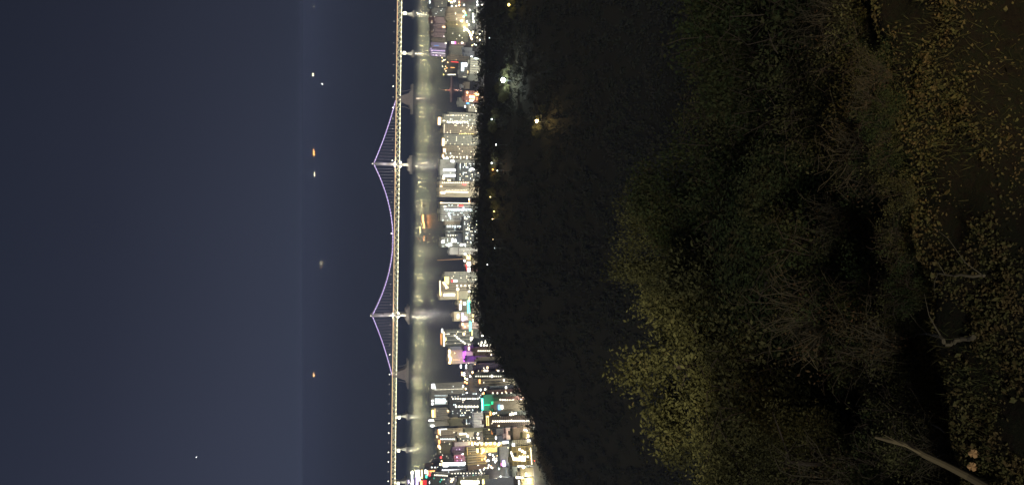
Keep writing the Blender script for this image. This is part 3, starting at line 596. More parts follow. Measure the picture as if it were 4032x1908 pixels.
# ------------------------------------------------------------------ upright neon signs on the far left shore
def neon(x0, x1, y0, y1, c, s, label, c2=None, base=0):
    b = at_z(max(x1+3, base), (y0+y1)/2, 4); D = b[1]; A = at_Y(x0, y0, D); B = at_Y(x1, y1, D)
    r = empty('neon_sign', (b[0], D, 3.2), 0, label, 'sign', 'lit signs on the seaside strip')
    w = abs(A[0]-B[0])/2; z1, z0 = A[2]-3.2, B[2]-3.2
    MB().box(-w, w, -.3, .3, z0, z1).build('panel', glow(c, s), r)
    MB().box(-.4, .4, .31, .9, 0, z1*.9).build('post', M_dark, r)
    if c2: MB().box(-w*.5, w*.5, -.6, -.31, z0+(z1-z0)*.3, z0+(z1-z0)*.7).build('lettering', glow(c2, 5), r)
for a in [(1636, 1652, 1849, 1872, 'H', 7, 'biggest white sign on the seaside strip', 'C'), (1618, 1627, 1853, 1864, 'N', 6, 'cream square sign at the seaward end of the strip'), (1658, 1664, 1848, 1880, 'Y', 5, 'tall yellow-white sign of the strip', 'H'),
          (1672, 1678, 1847, 1862, 'H', 6, 'small white sign beside the tall yellow one'), (1681, 1686, 1850, 1868, 'W', 5, 'warm white sign before the red one'), (1688, 1696, 1852, 1871, 'R', 4, 'deep red sign of the strip'),
          (1697, 1702, 1849, 1858, 'W', 6, 'warm sign nearest the striped hotel'), (1705, 1710, 1848, 1857, 'W', 5, 'last warm sign beside the striped hotel'), (1676, 1682, 1868, 1879, 'T', 3, 'teal sign under the small white one'),
          (1619, 1626, 1868, 1884, 'C', 5, 'cool white sign above the violet one'), (1638, 1646, 1873, 1915, 'V', 6, 'long pale violet sign at the bottom edge', 'H'), (1648, 1655, 1875, 1890, 'C', 6, 'white sign between the violet and orange ones'),
          (1621, 1629, 1887, 1908, 'V', 6, 'bright violet-white sign by the water'), (1606, 1611, 1888, 1899, 'V', 3, 'faint lilac sign farthest out on the strip'), (1655, 1663, 1890, 1925, 'O', 5, 'long orange sign at the bottom edge', 'Y'), (1664, 1680, 1888, 1925, 'R', .9, 'wide dim red sign at the bottom edge'),
          (1690, 1696, 1892, 1906, 'H', 6, 'white oval sign at the bottom edge by the dark green block'), (1702, 1708, 1898, 1908, 'W', 6, 'orange-white sign at the bottom edge by the dark green block')]:
    neon(*a)
# green beach signs
for a in [(1841, 1850, 1181, 1229, 'T', 5, 'long teal neon wall at the beach by the little shops'), (1848, 1855, 1264, 1300, 'T', 5, 'shorter teal neon wall near the orange-crowned tower'), (1846, 1850, 1168, 1182, 'Y', 5, 'yellow upright sign above the long teal wall'), (1860, 1865, 1236, 1266, 'W', 4, 'orange strip sign between the two teal walls'), (1857, 1861, 1299, 1318, 'Y', 3, 'yellow strip sign below the shorter teal wall')]:
    neon(*a, base=1893)
for (x, y) in ((1860, 1205), (1862, 1282)):
    p = at_z(x, y, 14); street_lamp(x, y, 'G', 3, .8, 45000, 'green lamp added among the beach trees to carry the glow of the teal neon')  # added lamp: throws the neon's green onto trees and walls
# spires of the fun fair
for i, (x, y, w) in enumerate([(1694, 1812, 'leftmost'), (1699, 1806, 'second'), (1707, 1790, 'tallest'), (1716, 1784, 'slender'), (1712, 1800, 'shortest')]):
    b = at_z(1735, y, 3.2); D = b[1]; T = at_Y(x, y, D)
    r = empty('fairground_mast', (b[0], D, 3.2), 0, '%s thin lattice mast of the funfair behind the seaside hotels' % w, 'mast', 'funfair masts by the sea')
    m = MB(); h = T[2]-3.2
    for a in (-1, 1):
        m.tube([(a*3, 0, 0), (0, 0, h)], [.5, .25], 4)
    for k in range(1, 6): m.tube([(-3*(1-k/7), 0, h*k/7), (3*(1-k/7), 0, h*k/7)], .25, 4)
    m.build('lattice', mat('mast_paint', (.45, .42, .33), .6), r); MB().ball((0, 0, h), .9, 6, 4).build('beacon', glow('N', 1.5), r)

# ------------------------------------------------------------------ tall orange mast on the beachfront, pier and beacon
b = at_z(1862, 1016, 4); T = at_Y(1722, 1024, b[1])
r = empty('tall_mast', (b[0], b[1], 3), 0, 'very tall thin orange-lit mast standing alone on the beachfront', 'mast')
m = MB().tube([(0, 0, 0), (T[0]-b[0], 0, T[2]-3)], [1.3, .6], 6); m.build('pole', mat('mast_orange_glow', (.6, .4, .25), .6, (1, .5, .25), .22), r); MB().ball((0, 0, 5), 1.6, 6, 4).build('base_lamp', glow('W', 4), r)  # orange light on the pole is put in as emission
a = at_z(1778, 296, 1); c = at_z(1776, 402, 1)
pr = empty('pier', (0, 0, 0), 0, 'thin dark pier running out into the bay from the string of lamps', 'pier')
dx, dy = c[0]-a[0], c[1]-a[1]; ln = math.hypot(dx, dy); ex, ey = -dy/ln*2.4, dx/ln*2.4
m = MB(); k = 0; m.v = [(a[0]+ex, a[1]+ey, -1), (a[0]-ex, a[1]-ey, -1), (c[0]-ex, c[1]-ey, -1), (c[0]+ex, c[1]+ey, -1), (a[0]+ex, a[1]+ey, 2.4), (a[0]-ex, a[1]-ey, 2.4), (c[0]-ex, c[1]-ey, 2.4), (c[0]+ex, c[1]+ey, 2.4)]
m.f = [(0, 3, 2, 1), (4, 5, 6, 7), (0, 1, 5, 4), (1, 2, 6, 5), (2, 3, 7, 6), (3, 0, 4, 7)]; m.build('deck', mat('pier_conc', (.3, .22, .22), .8), pr)
m = MB()
for i in range(14):
    u = (i+.5)/14; m.box(a[0]+dx*u-.25, a[0]+dx*u+.25, a[1]+dy*u-.25, a[1]+dy*u+.25, 2.403, 4.4)
tag(m.build('bollard', mat('pier_post', (.5, .35, .35), .7), pr), kind='stuff')
p = at_z(1776, 356, 2.4)
r = empty('beacon_tower', (p[0], p[1], 2.4), 0, 'small reddish harbour beacon with a needle on the pier', 'beacon')
MB().frus(0, 0, 0, 3, 7, 3, 6, 2.6).build('platform', mat('pier_conc', (.3, .22, .22)), r)
MB().tube([(0, 0, 3), (0, 0, 12)], [2, 1.3], 10).build('tower', mat('beacon_red', (.5, .2, .18), .6), r); MB().tube([(0, 0, 12), (0, 0, 24)], [.6, .15], 6).build('needle', mat('beacon_red', (.5, .2, .18)), r)
MB().ball((0, 0, 12.4), 1.2, 8, 5).build('lamp', glow('W', 1.2), r); point(r, (0, -9, 9), (1, .55, .45), 2600, .5, 'beacon_light')

# ------------------------------------------------------------------ boats
def boat(x, y, c, s, L_, label, lamps_=3, group='boats with deck lamps in the bay', rl_=1.2):
    p = at_z(x, y, 3); r = empty('boat', (p[0], p[1], 0), rng.uniform(-.4, .4), label, 'boat', group)
    hl = L_/2; wd = L_*.13
    m = MB(); prof = [(-1, .7), (-.6, 1), (.3, 1), (.75, .6), (1, .03)]
    for u, k in prof: m.v += [(u*hl, -k*wd*.7, -.5), (u*hl, k*wd*.7, -.5), (u*hl*1.04, k*wd, L_*.1), (u*hl*1.04, -k*wd, L_*.1)]
    for i in range(len(prof)-1):
        for j in range(4): m.f.append((4*i+j, 4*i+4+j, 4*i+4+(j+1) % 4, 4*i+(j+1) % 4))
    m.f += [(0, 1, 2, 3), (19, 18, 17, 16)]; m.build('hull', mat('hull_paint', (.3, .32, .34), .5), r)
    MB().box(-hl*.5, hl*.1, -wd*.6, wd*.6, L_*.1+.003, L_*.25).box(-hl*.4, -hl*.05, -wd*.45, wd*.45, L_*.25+.01, L_*.33).build('cabin', mat('cabin_paint', (.6, .6, .58), .5), r)
    MB().tube([(hl*.2, 0, L_*.1), (hl*.2, 0, L_*.45)], L_*.008, 5).build('mast', M_dark, r)
    for i in range(lamps_):
        MB().ball((-hl*.7+1.4*hl*i/max(1, lamps_-1), -wd*.3, L_*.3+(i % 2)*L_*.06), rl_, 6, 4).build('deck_lamp', glow(c, s, True), r)
    return r
boat(1672, 861, 'O', 14, 26, 'boat with the widest orange glow in the bay', 5, rl_=1.8); boat(1675, 886, 'O', 12, 22, 'orange-lit boat next below the widest one', 4, rl_=1.6)
boat(1659, 903, 'W', 7, 20, 'boat lying nearest the bridge of the orange-lit ones', 4, rl_=1.3); boat(1672, 938, 'O', 6, 16, 'small orange-lit boat apart from the others', 3, rl_=1.1)
boat(1665, 807, 'W', 6, 16, 'small warm-lit boat above the bright group', 2, rl_=1.2); boat(1641, 808, 'N', 4, 12, 'tiny boat with one pale lamp close to the bridge', 1, rl_=1.1); boat(1648, 936, 'O', 2, 10, 'tiny dim boat beside the small orange-lit one', 1, rl_=1)
G = 'ships at anchor near the horizon'
for (x, y, c, s, n_, k, lb) in [(1236, 24, 'W', 4, 2, 1.2, 'anchored ship farthest up the picture on the dark sea'), (1236, 296, 'W', 3, 2, 1, 'anchored ship with one faint warm lamp just above a brighter white one'), (1271, 332, 'N', 4, 3, .8, 'anchored ship with a bright white double lamp, nearer than its line'),
                          (1238, 593, 'O', 3, 2, 1, 'anchored ship with orange deck lamps in a row'), (1238, 608, 'O', 2, 3, .9, 'fainter ship just below the orange-lamped one'), (1241, 685, 'W', 3, 2, 1.2, 'anchored ship with a round cream lamp'), (1266, 1035, 'W', 5, 2, .9, 'warm-lit ship alone below the main cables'), (1267, 1049, 'O', 2, 1, .9, 'small orange-lit ship just under the warm-lit one'),
                          (1239, 1471, 'O', 3, 2, 1.1, 'ship with a dim orange lamp far down the picture')]:
    Dk = at_z(x, y, 3)[1]/2500; boat(x, y, c, s*(30 if x > 1260 else 170), 16*Dk*k*.55, lb, n_, G, rl_=.72*Dk*k)

p = at_Y(773, 1800, 6500); r = empty('aeroplane', p, .5, 'single faint light of an aeroplane high in the night sky', 'aeroplane')
MB().tube([(0, -20, 0), (0, -16, 0), (0, 12, 0), (0, 20, 1)], [.6, 2, 2, .4], 10).build('fuselage', mat('plane_paint', (.6, .6, .62), .5), r)
m = MB(); m.v = [(-17, 4, 0), (0, -5, 0), (17, 4, 0), (17, 7, 0), (0, 3, 0), (-17, 7, 0)]; m.v += [(a_, b_, c_+.4) for a_, b_, c_ in m.v]
m.f = [(0, 5, 4, 1), (1, 4, 3, 2), (6, 7, 10, 11), (7, 8, 9, 10)] + [(i, (i+1) % 6, 6+(i+1) % 6, 6+i) for i in range(6)]; m.build('wing', MATS['plane_paint'], r)
m = MB(); m.v = [(-.2, 13, 1.5), (-.2, 19, 1.5), (-.2, 20, 8), (-.2, 17, 8)]; m.v += [(.2, b_, c_) for a_, b_, c_ in m.v]
m.f = [(0, 1, 2, 3), (7, 6, 5, 4)] + [(i, 4+i, 4+(i+1) % 4, (i+1) % 4) for i in range(4)]; m.build('tail_fin', MATS['plane_paint'], r)
MB().ball((0, -17, -2.4), 2.2, 8, 5).build('landing_light', glow('H', 14), r)

# ------------------------------------------------------------------ night haze over the bay
hz = MB().box(-42000, 42000, -60, 80000, -3, 352)
mh = bpy.data.materials.new('haze'); mh.use_nodes = True; th = mh.node_tree; th.nodes.remove(th.nodes['Principled BSDF'])
vp = th.nodes.new('ShaderNodeVolumePrincipled'); vp.inputs['Color'].default_value = (.34, .42, .72, 1); vp.inputs['Density'].default_value = 1.25e-4; th.links.new(vp.outputs[0], th.nodes['Material Output'].inputs['Volume'])
tag(hz.build('haze', mh), 'thin night haze over the bay and the sea', 'haze', kind='stuff')

# ------------------------------------------------------------------ leaves, trees, shrubs
def leaves(n, clumps, spread, size, seed, flat=0.):
    g = np.random.default_rng(seed); c = np.asarray(clumps, float)
    p = c[g.integers(0, len(c), n)] + g.normal(0, 1, (n, 3))*spread
    a = g.normal(0, 1, (n, 3)); a /= np.linalg.norm(a, axis=1)[:, None]; b = g.normal(0, 1, (n, 3)); b[:, 2] *= (1-flat)
    b -= a*(a*b).sum(1)[:, None]; b /= np.linalg.norm(b, axis=1)[:, None]
    s = size*g.uniform(.5, 1.4, (n, 1))
    a = a*s; b = b*s*.5
    V = np.stack([p-a, p-b, p+a, p+b], 1).reshape(-1, 3); return V, np.arange(4*n).reshape(n, 4)
def crown_clumps(k, rx, rz_, cz, seed, shell=.55):
    g = np.random.default_rng(seed); d = g.normal(0, 1, (k, 3)); d /= np.linalg.norm(d, axis=1)[:, None]; r = g.uniform(shell, 1, (k, 1))
    d = d*r; d[:, 0] *= rx; d[:, 1] *= rx; d[:, 2] = d[:, 2]*rz_ + cz; return d
def make_tree(h, rx, seed, leafmat, n=5000, size=.12, name='tree', bare=False, label='', cat='tree'):
    rr = random.Random(seed); root = empty(name, (0, 0, 0), 0, label, cat)
    tr = MB(); pts = [(0, 0, -.3)]; x = y = 0
    for k in range(1, 6): x += rr.uniform(-.12, .12)*h*.3; y += rr.uniform(-.12, .12)*h*.3; pts.append((x, y, h*.75*k/5))
    tr.tube(pts, [h*.03*(1-.13*i) for i in range(6)], 7)
    ends = []
    for k in range(9 if not bare else 22):
        i = rr.randrange(1, 6); p = Vector(pts[i]); a = rr.uniform(0, 6.28); ln = rx*rr.uniform(.4, .75)*(1.4 if bare else 1)
        q = p + Vector((math.cos(a)*ln*.5, math.sin(a)*ln*.5, ln*.3)); e_ = p + Vector((math.cos(a+.5)*ln, math.sin(a+.5)*ln, ln*rr.uniform(.2, .5)))
        mid = q.lerp(e_, .5) + Vector((rr.uniform(-.1, .1), rr.uniform(-.1, .1), rr.uniform(-.05, .1)))*ln
        tr.tube([p, q, mid, e_], [h*.010, h*.006, h*.004, h*.002], 5); ends.append(e_)
        if bare:
            for _ in range(5):
                f_ = e_ + Vector((rr.uniform(-1, 1), rr.uniform(-1, 1), rr.uniform(0, 1)))*ln*.5; tr.tube([q.lerp(e_, rr.random()), f_], [h*.004, h*.001], 3)
    tr.build('trunk', M_bark2 if bare else M_bark, root)
    cl = crown_clumps(44, rx, h*.33, h*.66, seed)
    V, F = leaves(n, cl, rx*.12, size, seed); o = link(bpy.data.objects.new('crown', np_mesh('crown', V, F, leafmat)), root)
    return root
def copy_tree(o, parent=None):
    c = o.copy(); COL.objects.link(c)
    if parent: c.parent = parent
    for ch in list(o.children): copy_tree(ch, c)
    return c
# the far wood as one mass
def forest():
    g = np.random.default_rng(3); Vs = []; n = 9500
    Y = np.where(g.random(n) < .35, g.uniform(70, 330, n), g.uniform(330, 985, n)); u = g.uniform(-1, 1, n); X = u*(Y*.40+10)
    Z = zt(X, Y); h = 4 + 8*g.random(n)**2
    keep = (np.abs(Y-YC) < 400)
    base = np.stack([X, Y, Z+h*.55], 1); K = 46
    d = g.normal(0, 1, (n, K, 3)); d /= np.linalg.norm(d, axis=2)[..., None]; d *= g.uniform(.5, 1, (n, K, 1))
    rad = np.stack([h*.48, h*.48, h*.5], 1)[:, None, :]
    P = (base[:, None, :] + d*rad).reshape(-1, 3); m = len(P)
    a = g.normal(0, 1, (m, 3)); a /= np.linalg.norm(a, axis=1)[:, None]; b_ = np.cross(a, g.normal(0, 1, (m, 3))); b_ /= np.linalg.norm(b_, axis=1)[:, None]
    s = (np.repeat(np.clip(Y/330, .35, 1), K)*g.uniform(.4, .95, m))[:, None]
    V = np.stack([P-a*s, P-b_*s*.6, P+a*s, P+b_*s*.6], 1).reshape(-1, 3)
    return np_mesh('forest', V, np.arange(4*m).reshape(m, 4), M_forest)
tag(link(bpy.data.objects.new('forest', forest())), 'dark wood covering the hillside down to the city', 'forest', kind='stuff')

# lamps in the wood and the trees they light
def wood_lamp(x, y, c, s, r, power, label, hgt=5.):
    p = on_terrain(x, y, hgt+4); p = (p[0], p[1], p[2])
    d = (p[0], p[1]-9*math.cos(0), float(zt(p[0], p[1]-9)))
    root = empty('path_lamp', p, 0, label, 'lamp')
    hh = hgt+4
    MB().tube([(0, 0, -.3), (0, 0, hh)], [.12, .08], 6).build('pole', M_dark, root); MB().ball((0, 0, hh+.2), r, 8, 5, .8).build('lamp_head', glow(c, s), root)
    if power: point(root, (0, -r-.5, hh-.1), c, power, .3)
    return p
WL = [(1985, 316, 'C', 60, 1.8, 22000, 'brilliant white lamp in the wood below the harbour'), (2122, 478, 'W', 40, 1., 9000, 'warm lamp alone deep in the dark wood'), (1961, 570, 'H', 8, .5, 0, 'tiny white lamp in the wood under the tan towers'),
      (1942, 470, 'C', 1, .5, 900, 'faint cool lamp among trees below the ringed tower'), (1940, 642, 'H', 2.5, .6, 1500, 'small white lamp by a path below the pale hotel'), (1945, 668, 'O', 2.5, .6, 900, 'pinkish lamp just under the small white path lamp'), (1966, 672, 'H', 1.5, .5, 600, 'white lamp right of the pinkish one'),
      (1950, 832, 'W', 1.2, .5, 1100, 'warm lamp in the wood below the striped tower'), (1944, 862, 'W', 1, .5, 600, 'faint warm lamp below the striped tower'), (1948, 942, 'W', 2, .4, 0, 'tiny warm lamp in the wood below the white-windowed tower'), (1957, 976, 'C', 1.5, .5, 200, 'pale lamp in the wood before the blank white block'), (1920, 1041, 'H', 5, .45, 0, 'tiny bright lamp in the wood below the tall mast'),
      (1935, 775, 'W', 1, .6, 1200, 'dim warm lamp in the thicket under the cream hotels'), (2008, 20, 'Y', 2.5, 1.2, 900, 'yellowish lamp in the wood at the picture top edge'), (2106, 1812, 'R', 8, .6, 60, 'small red lamp at the road wall'), (1930, 150, 'C', 1.5, .5, 0, 'faint lamp in the wood under the olive slab')]
T1 = make_tree(9, 4.2, 11, M_leafA, 2200, .28, 'broadleaf_tree', label='pale lit tree beside the brilliant white lamp', cat='tree')
T1['group'] = 'trees lit by the lamps in the wood'
first = True; rt = random.Random(9)
for w in WL:
    p = wood_lamp(*w)
    nt_ = {22000: 10, 9000: 3, 900: 4, 1500: 3, 1100: 3, 1200: 3}.get(w[5], 0)
    for i in range(nt_):
        o = T1 if first else copy_tree(T1); first = False
        a = rt.uniform(0, 6.28); dd = rt.uniform(5, 16 if w[5] > 5000 else 7); X = p[0]+math.cos(a)*dd; Y = p[1]+abs(math.sin(a))*dd+1
        o.location = (X, Y, float(zt(X, Y))-.2); o.rotation_euler = (0, 0, rt.uniform(0, 6.28)); s = rt.uniform(.7, 1.15); o.scale = (s, s, s)
        o['label'] = 'pale lit tree next to the %s' % w[6].replace('in the wood ', '')[:70]
# bare trees at the left-hand edge of the wood
T2 = make_tree(9, 4, 21, M_leafC, 500, .2, 'bare_tree', True, 'bare twiggy tree on the slope beside the road wall', 'tree'); T2['group'] = 'bare trees on the slope by the road wall'
for i in range(34):
    o = T2 if i == 0 else copy_tree(T2)
    y = rt.uniform(1715, 1915); x = np.interp(y, EY, EX) + rt.uniform(-12, 18); p = on_terrain(x, y); Y = min(p[1], YC+40)
    o.location = (p[0]*Y/p[1], Y, float(zt(p[0]*Y/p[1], Y))-.2); o.rotation_euler = (0, 0, rt.uniform(0, 6.28)); s = rt.uniform(.7, 1.2); o.scale = (s, s, s)

# ------------------------------------------------------------------ the slope under the lookout
def make_bush(h, rx, seed, leafmat, n, size, name, label, cat='bush', twigs=14, twig_m=None):
    rr = random.Random(seed); root = empty(name, (0, 0, 0), 0, label, cat)
    tw = MB()
    for k in range(twigs):
        a = rr.uniform(0, 6.28); l_ = h*rr.uniform(.7, 1.15); sp_ = rx*rr.uniform(.3, 1)
        pt = [Vector((rr.uniform(-.1, .1)*rx, rr.uniform(-.1, .1)*rx, -.1))]; bend = rr.uniform(-1.4, 1.4); droop = rr.uniform(.5, 1)
        for j in range(1, 8):
            u = j/7; pt.append(Vector((math.cos(a+u*bend)*sp_*u**1.2+rr.uniform(-.07, .07)*rx, math.sin(a+u*bend)*sp_*u**1.2+rr.uniform(-.07, .07)*rx, l_*math.sin(u*1.57/droop*.8)*rr.uniform(.93, 1.07))))
        tw.tube(pt, [.012*h/1.5*(1-.11*j) for j in range(8)], 4)
        for _ in range(3):
            q0 = pt[rr.randrange(2, 8)]; q1 = q0 + Vector((rr.uniform(-1, 1), rr.uniform(-1, 1), rr.uniform(-.2, .9)))*h*.16; q2 = q1 + Vector((rr.uniform(-1, 1), rr.uniform(-1, 1), rr.uniform(-.3, .6)))*h*.12
            tw.tube([q0, q1, q2], [.005, .004, .0015], 3)
    tw.build('branches', twig_m or M_twig, root)
    cl = crown_clumps(30, rx, h*.45, h*.6, seed, .3)
    V, F = leaves(n, cl, rx*.13, size, seed+1); link(bpy.data.objects.new('foliage', np_mesh('foliage', V, F, leafmat)), root)
    return root
PB = [make_bush(1.5, 1.1, 31, M_leafB, 3600, .035, 'dark_bush', ''), make_bush(1.3, 1.2, 32, M_leafA, 3600, .03, 'olive_bush', ''), make_bush(1.7, 1.1, 33, M_leafC, 700, .03, 'dry_bush', '', twigs=34, twig_m=M_dry),
      make_bush(2.6, 2., 34, M_leafB, 5000, .06, 'dark_bush', ''), make_bush(3., 2.2, 35, M_leafA, 5500, .055, 'olive_bush', '')]
used = set(); rb = random.Random(12); cnt = 0
def place(i, X, Y, s, label):
    o = PB[i] if i not in used else copy_tree(PB[i]); used.add(i)
    o.location = (X, Y, float(zt(X, Y))-.1*s); o.rotation_euler = (rb.uniform(-.1, .1), rb.uniform(-.1, .1), rb.uniform(0, 6.28)); o.scale = (s, s, s*rb.uniform(.8, 1.1)); o['label'] = label or 'small low %s rooted right at the shoulder of the path' % o.name.split('.')[0].replace('_', ' ')
    o['group'] = {'d': 'dark bushes on the slope', 'o': 'olive bushes on the slope', 'r': 'dry bushes on the slope'}[('d', 'o', 'r', 'd', 'o')[i]]
    return o
LBL = ['dark leafy bush crowded among others on the slope below the lookout', 'olive green bush crowded among others on the slope below the lookout', 'dry brown twiggy bush among green ones on the slope', 'tall dark bush lower down the slope', 'tall olive bush lower down the slope']
for Y0, Y1, n_, small in ((6.1, 9, 46, True), (9, 15, 46, True), (15, 30, 50, False), (30, 62, 70, False)):
    for _ in range(n_):
        Y = rb.uniform(Y0, Y1); X = rb.uniform(-1, 1)*(Y*.42+1.2)
        i = rb.choice((0, 0, 1, 1, 2)) if small else rb.choice((3, 3, 4))
        s = rb.uniform(.3, .62) if Y < 9 else rb.uniform(.6, 1.05)
        if not small: s *= 1 + (Y-15)/60
        place(i, X, Y, s, LBL[i])
for j in range(40):
    Y = rb.uniform(5.5, 6.7); place(rb.choice((0, 0, 1, 1, 2)), rb.uniform(-.37, .3)*Y, Y, rb.uniform(.2, .38), None)
# the lit crown that stands out on the left
T3 = make_tree(7.5, 3.1, 41, M_leafA, 24000, .068, 'broadleaf_tree', label='round yellow-green tree lit by the lookout lamp on the left of the slope', cat='tree')
p = at_Y(2600, 1440, 21); T3.location = (p[0], 21, float(zt(p[0], 21))-.3); T3.scale = (1, 1, (p[2]+1.2-float(zt(p[0], 21)))/7.3)
T4 = make_tree(5.5, 2.6, 43, M_leafA, 20000, .05, 'broadleaf_tree', label='lower yellow-green tree at the bottom edge beside the round one', cat='tree')
p = at_Y(2900, 1840, 15); T4.location = (p[0], 15, float(zt(p[0], 15))-.3); T4.scale = (1, 1, (p[2]+.8-float(zt(p[0], 15)))/5.3)
T5 = make_tree(6, 2.8, 47, M_leafB, 11000, .07, 'broadleaf_tree', label='dim green tree in the middle of the slope', cat='tree')
p = at_Y(3150, 1000, 14); T5.location = (p[0], 14, float(zt(p[0], 14))-.3); T5.scale = (1, 1, (p[2]+1.2-float(zt(p[0], 14)))/5.8)

for i, (src, x, y, Y, sc) in enumerate([(3, 2560, 1180, 24, .6), (3, 2760, 1700, 18, .6), (5, 2900, 1250, 17, .8), (3, 2880, 1500, 15.5, .5), (5, 2700, 1000, 26, 1.), (5, 2560, 760, 40, 1.5), (5, 2900, 500, 26, 1.), (5, 3060, 150, 19, .8), (4, 3060, 1880, 11, .5), (5, 3300, 820, 11.5, .5), (3, 2420, 960, 46, 1.3)]):
    o = copy_tree({3: T3, 4: T4, 5: T5}[src]); p = at_Y(x, y, Y); g0 = float(zt(p[0], Y)); o.location = (p[0], Y, g0-.3); o.rotation_euler = (0, 0, i*1.3)
    o.scale = (sc, sc, max(.35, (p[2]-g0+.5)/{3: 7.3, 4: 5.3, 5: 5.8}[src]))
    o['label'] = ['small leafy tree touching the upper side of the round yellow-green tree', 'small tree filling the gap between round tree and bottom-edge tree', 'dim tree between the round tree and the near bushes', 'low leafy tree right in front of the round yellow-green tree', 'dark spreading tree above the round yellow-green tree', 'dark tree standing alone lower on the middle slope', 'dark tree in the upper half of the slope', 'dark tree at the top edge of the slope', 'small olive tree under the bottom-edge tree', 'low dark tree among the nearest bushes', 'far olive tree crown where slope meets the dark wood'][i]

# fallen and leaning branches
def branch(pix, lift, rad, name, label, m_=None, twigs=0):
    P = []
    for (x, y) in pix:
        q = on_terrain(x, y); d = ray(x, y); k = 1 - lift/max(3., math.hypot(q[0], q[1])); P.append(Vector((q[0]*k, q[1]*k, H + (q[2]-H)*k)))
    rr = random.Random(label+'k'); D_ = []
    for i in range(len(P)-1):   # smooth the run of the branch and let it wander a little
        p0, p1, p2, p3 = P[max(i-1, 0)], P[i], P[i+1], P[min(i+2, len(P)-1)]
        for j in range(5):
            u = j/5; D_.append(.5*((2*p1)+(p2-p0)*u+(2*p0-5*p1+4*p2-p3)*u*u+(3*p1-p0-3*p2+p3)*u**3)+Vector((rr.uniform(-1, 1), rr.uniform(-1, 1), rr.uniform(-1, 1)))*rad*.5)
    P = D_ + [P[-1]]
    o_ = P[0].copy(); m = MB(); n_ = len(P); Q = [p_-o_ for p_ in P]
    rad *= .62; m.tube(Q, [rad*(1-.6*i/(n_-1)) for i in range(n_)], 7)
    rr = random.Random(label)
    for _ in range(twigs):
        i = rr.randrange(1, n_); a = Q[i-1].lerp(Q[i], rr.random()); e_ = a + Vector((rr.uniform(-1, 1), rr.uniform(-.6, .6), rr.uniform(0, 1)))*.5
        e_ = a + (e_-a)*rr.uniform(.4, 1); m.tube([a, a.lerp(e_, .3)+Vector((rr.uniform(-.04, .04), 0, .02)), a.lerp(e_, .65)+Vector((rr.uniform(-.04, .04), .02, 0)), e_], [rad*.32, rad*.25, rad*.16, rad*.05], 4)
    o = m.build(name, m_ or M_bark2); o.location = o_; tag(o, label, 'branch'); return o
Pl = [Vector(at_Y(x, y, Y)) for x, y, Y in ((4010, 1985, 4.25), (3920, 1935, 4.5), (3820, 1878, 4.75), (3730, 1832, 4.95), (3640, 1790, 5.15), (3580, 1752, 5.3), (3520, 1738, 5.42), (3448, 1720, 5.6))]
m = MB().tube([p_-Pl[0] for p_ in Pl], [.034, .031, .03, .027, .025, .021, .018, .012], 9); m.tube([Pl[4]-Pl[0], Pl[4]-Pl[0]+Vector((.06, .12, .1)), Pl[4]-Pl[0]+Vector((.1, .3, .13))], [.011, .008, .003], 5)
o = m.build('fallen_branch', mat('log_bark', (.24, .19, .1), .9)); o.location = Pl[0]; tag(o, 'long pale fallen branch reaching in from the bottom right corner', 'branch')
branch([(3850, 1330), (3790, 1340), (3740, 1350), (3690, 1322), (3640, 1312), (3580, 1330)], .5, .028, 'bare_branch', 'pale curved bare branch near the right edge', None, 4)
branch([(3370, 1430), (3360, 1380), (3372, 1290), (3385, 1200), (3378, 1130), (3370, 1040), (3340, 960)], .8, .018, 'bare_branch', 'long thin bare branch rising through the dark bushes', None, 9)
branch([(3620, 1640), (3520, 1560), (3430, 1490), (3330, 1440), (3260, 1300)], .6, .03, 'fallen_branch', 'greyish fallen branch in the middle of the bushes', M_bark, 8)
branch([(3640, 1908), (3560, 1690), (3430, 1610), (3330, 1600), (3200, 1640)], .7, .02, 'bare_branch', 'thin pale twig arching above the thick fallen branch', None, 8)
branch([(3720, 1700), (3600, 1610), (3520, 1500), (3430, 1400)], .8, .015, 'bare_branch', 'thin straight twig crossing the greyish branch', None, 6)
branch([(3880, 1080), (3790, 1085), (3700, 1075)], .3, .02, 'fallen_branch', 'short pale stick on the shoulder of the path', None, 3)
# two big yellow leaves
for (x, y, lb) in ((3833, 1784, 'big tan fallen leaf, upper of the two near the bottom right'), (3845, 1834, 'big tan fallen leaf, lower of the two near the bottom right')):
    q = on_terrain(x, y); k = .93; c = Vector((q[0]*k, q[1]*k, H+(q[2]-H)*k)); m = MB(); nn = 18
    m.v = [(0, 0, .004)] + [(.033*(1 if i % 2 else .8+.2*math.sin(i*2.1))*math.cos(6.283*i/nn), .033*(1 if i % 2 else .8+.2*math.sin(i*2.1))*math.sin(6.283*i/nn), .006*math.sin(i*1.7)) for i in range(nn)]
    m.v += [(0, 0, .001)] + [(a_, b_, c_-.003) for a_, b_, c_ in m.v[1:nn+1]]
    m.f = [(0, 1+i, 1+(i+1) % nn) for i in range(nn)] + [(nn+1, nn+2+(i+1) % nn, nn+2+i) for i in range(nn)]
    o = m.build('fallen_leaf', mat('tan_leaf', (.5, .3, .13), .8)); o.location = c; o.rotation_euler = (R(38), R(10), .4); tag(o, lb, 'leaf')
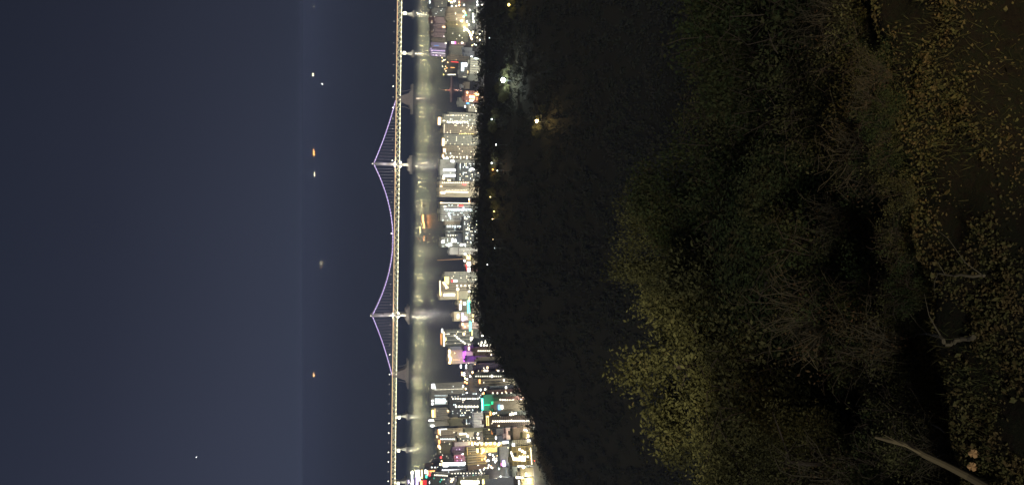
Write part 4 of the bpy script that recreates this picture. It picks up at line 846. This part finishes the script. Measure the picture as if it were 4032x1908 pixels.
# ground cover: litter, grass and low weeds
def cover():
    g = np.random.default_rng(8); Vs = []
    n = 230000; Y = 4.2 + g.power(.8, n)*10; X = g.uniform(-1, 1, n)*(Y*.42+1.)
    kk = (np.sin(X*3.1+Y*2)*np.sin(Y*4.3-X*1.7)+.6*np.sin(X*9+1)*np.sin(Y*11)+g.normal(0, .35, n)) > -.1; X, Y = X[kk], Y[kk]; n = len(X); Z = zt(X, Y) + g.uniform(0, .05, n)
    a = g.normal(0, 1, (n, 3))*[1, 1, .5]; a /= np.linalg.norm(a, axis=1)[:, None]; b_ = np.cross(a, g.normal(0, 1, (n, 3))); b_ /= np.linalg.norm(b_, axis=1)[:, None]
    s = g.uniform(.005, .018, (n, 1))*(1+1.2*(g.random((n, 1)) > .96)); P = np.stack([X, Y, Z], 1)
    V1 = np.stack([P-a*s, P-b_*s*.6, P+a*s, P+b_*s*.6], 1).reshape(-1, 3)
    return np_mesh('leaf_litter', V1, np.arange(4*n).reshape(n, 4), M_litter)
tag(link(bpy.data.objects.new('leaf_litter', cover())), 'dry leaves and small stones strewn on the slope edge', 'leaf litter', kind='stuff')
def grass():
    g = np.random.default_rng(9); n = 80000; Y = 4.6 + g.power(.7, n)*22; X = g.uniform(-1, 1, n)*(Y*.42+1.)
    kx = np.sin(X*2.1+Y)*np.sin(Y*1.7-X*.8); keep = kx + g.normal(0, .25, n) > .05; X, Y = X[keep], Y[keep]; n = len(X)
    P = np.stack([X, Y, zt(X, Y)-.02], 1); hgt = g.uniform(.03, .15, (n, 1))*np.clip(Y/7, 1, 2.4)[:, None]
    lean = g.normal(0, .6, (n, 3)); lean[:, 2] = 1; lean /= np.linalg.norm(lean, axis=1)[:, None]; w = g.normal(0, 1, (n, 3)); w[:, 2] = 0; w /= np.linalg.norm(w, axis=1)[:, None]
    ww = w*.0028*np.clip(Y/7, 1, 2.4)[:, None]; tip = P+lean*hgt; mid = P+lean*hgt*.55+[0, 0, .01]
    V = np.stack([P-ww, P+ww, mid+ww*.8, mid-ww*.8, tip-ww*.15, tip+ww*.15], 1).reshape(-1, 3); k = np.arange(n)[:, None]*6
    F = np.concatenate([k+[0, 1, 2, 3], k+[3, 2, 5, 4]])
    return np_mesh('grass', V, F, M_grass)
tag(link(bpy.data.objects.new('grass', grass())), 'long thin grass growing in tufts on the slope', 'grass', kind='stuff')

# lamps of the lookout behind the viewer
def spot(loc, target, c, power, size, name, soft=.15):
    l = bpy.data.lights.new(name, 'SPOT'); l.energy = power; l.color = c; l.spot_size = R(size); l.spot_blend = .8; l.shadow_soft_size = soft
    o = bpy.data.objects.new(name, l); COL.objects.link(o); o.location = loc; o.rotation_euler = (Vector(target)-Vector(loc)).to_track_quat('-Z', 'Y').to_euler()
q = on_terrain(3660, 200); spot((4.5, -1, 341.5), (q[0], q[1], q[2]), (1, .72, .36), 1250, 24, 'lookout_lamp_right')
q = T3.location; q = Vector(at_Y(2530, 1480, 21)); spot((-7, -5, 347), (q[0], q[1], q[2]), (1, .86, .5), 26000, 11, 'lookout_lamp_left')
spot((0, -4, 347), (0, 9, 334), (1, .8, .5), 120, 90, 'lookout_lamp_middle')
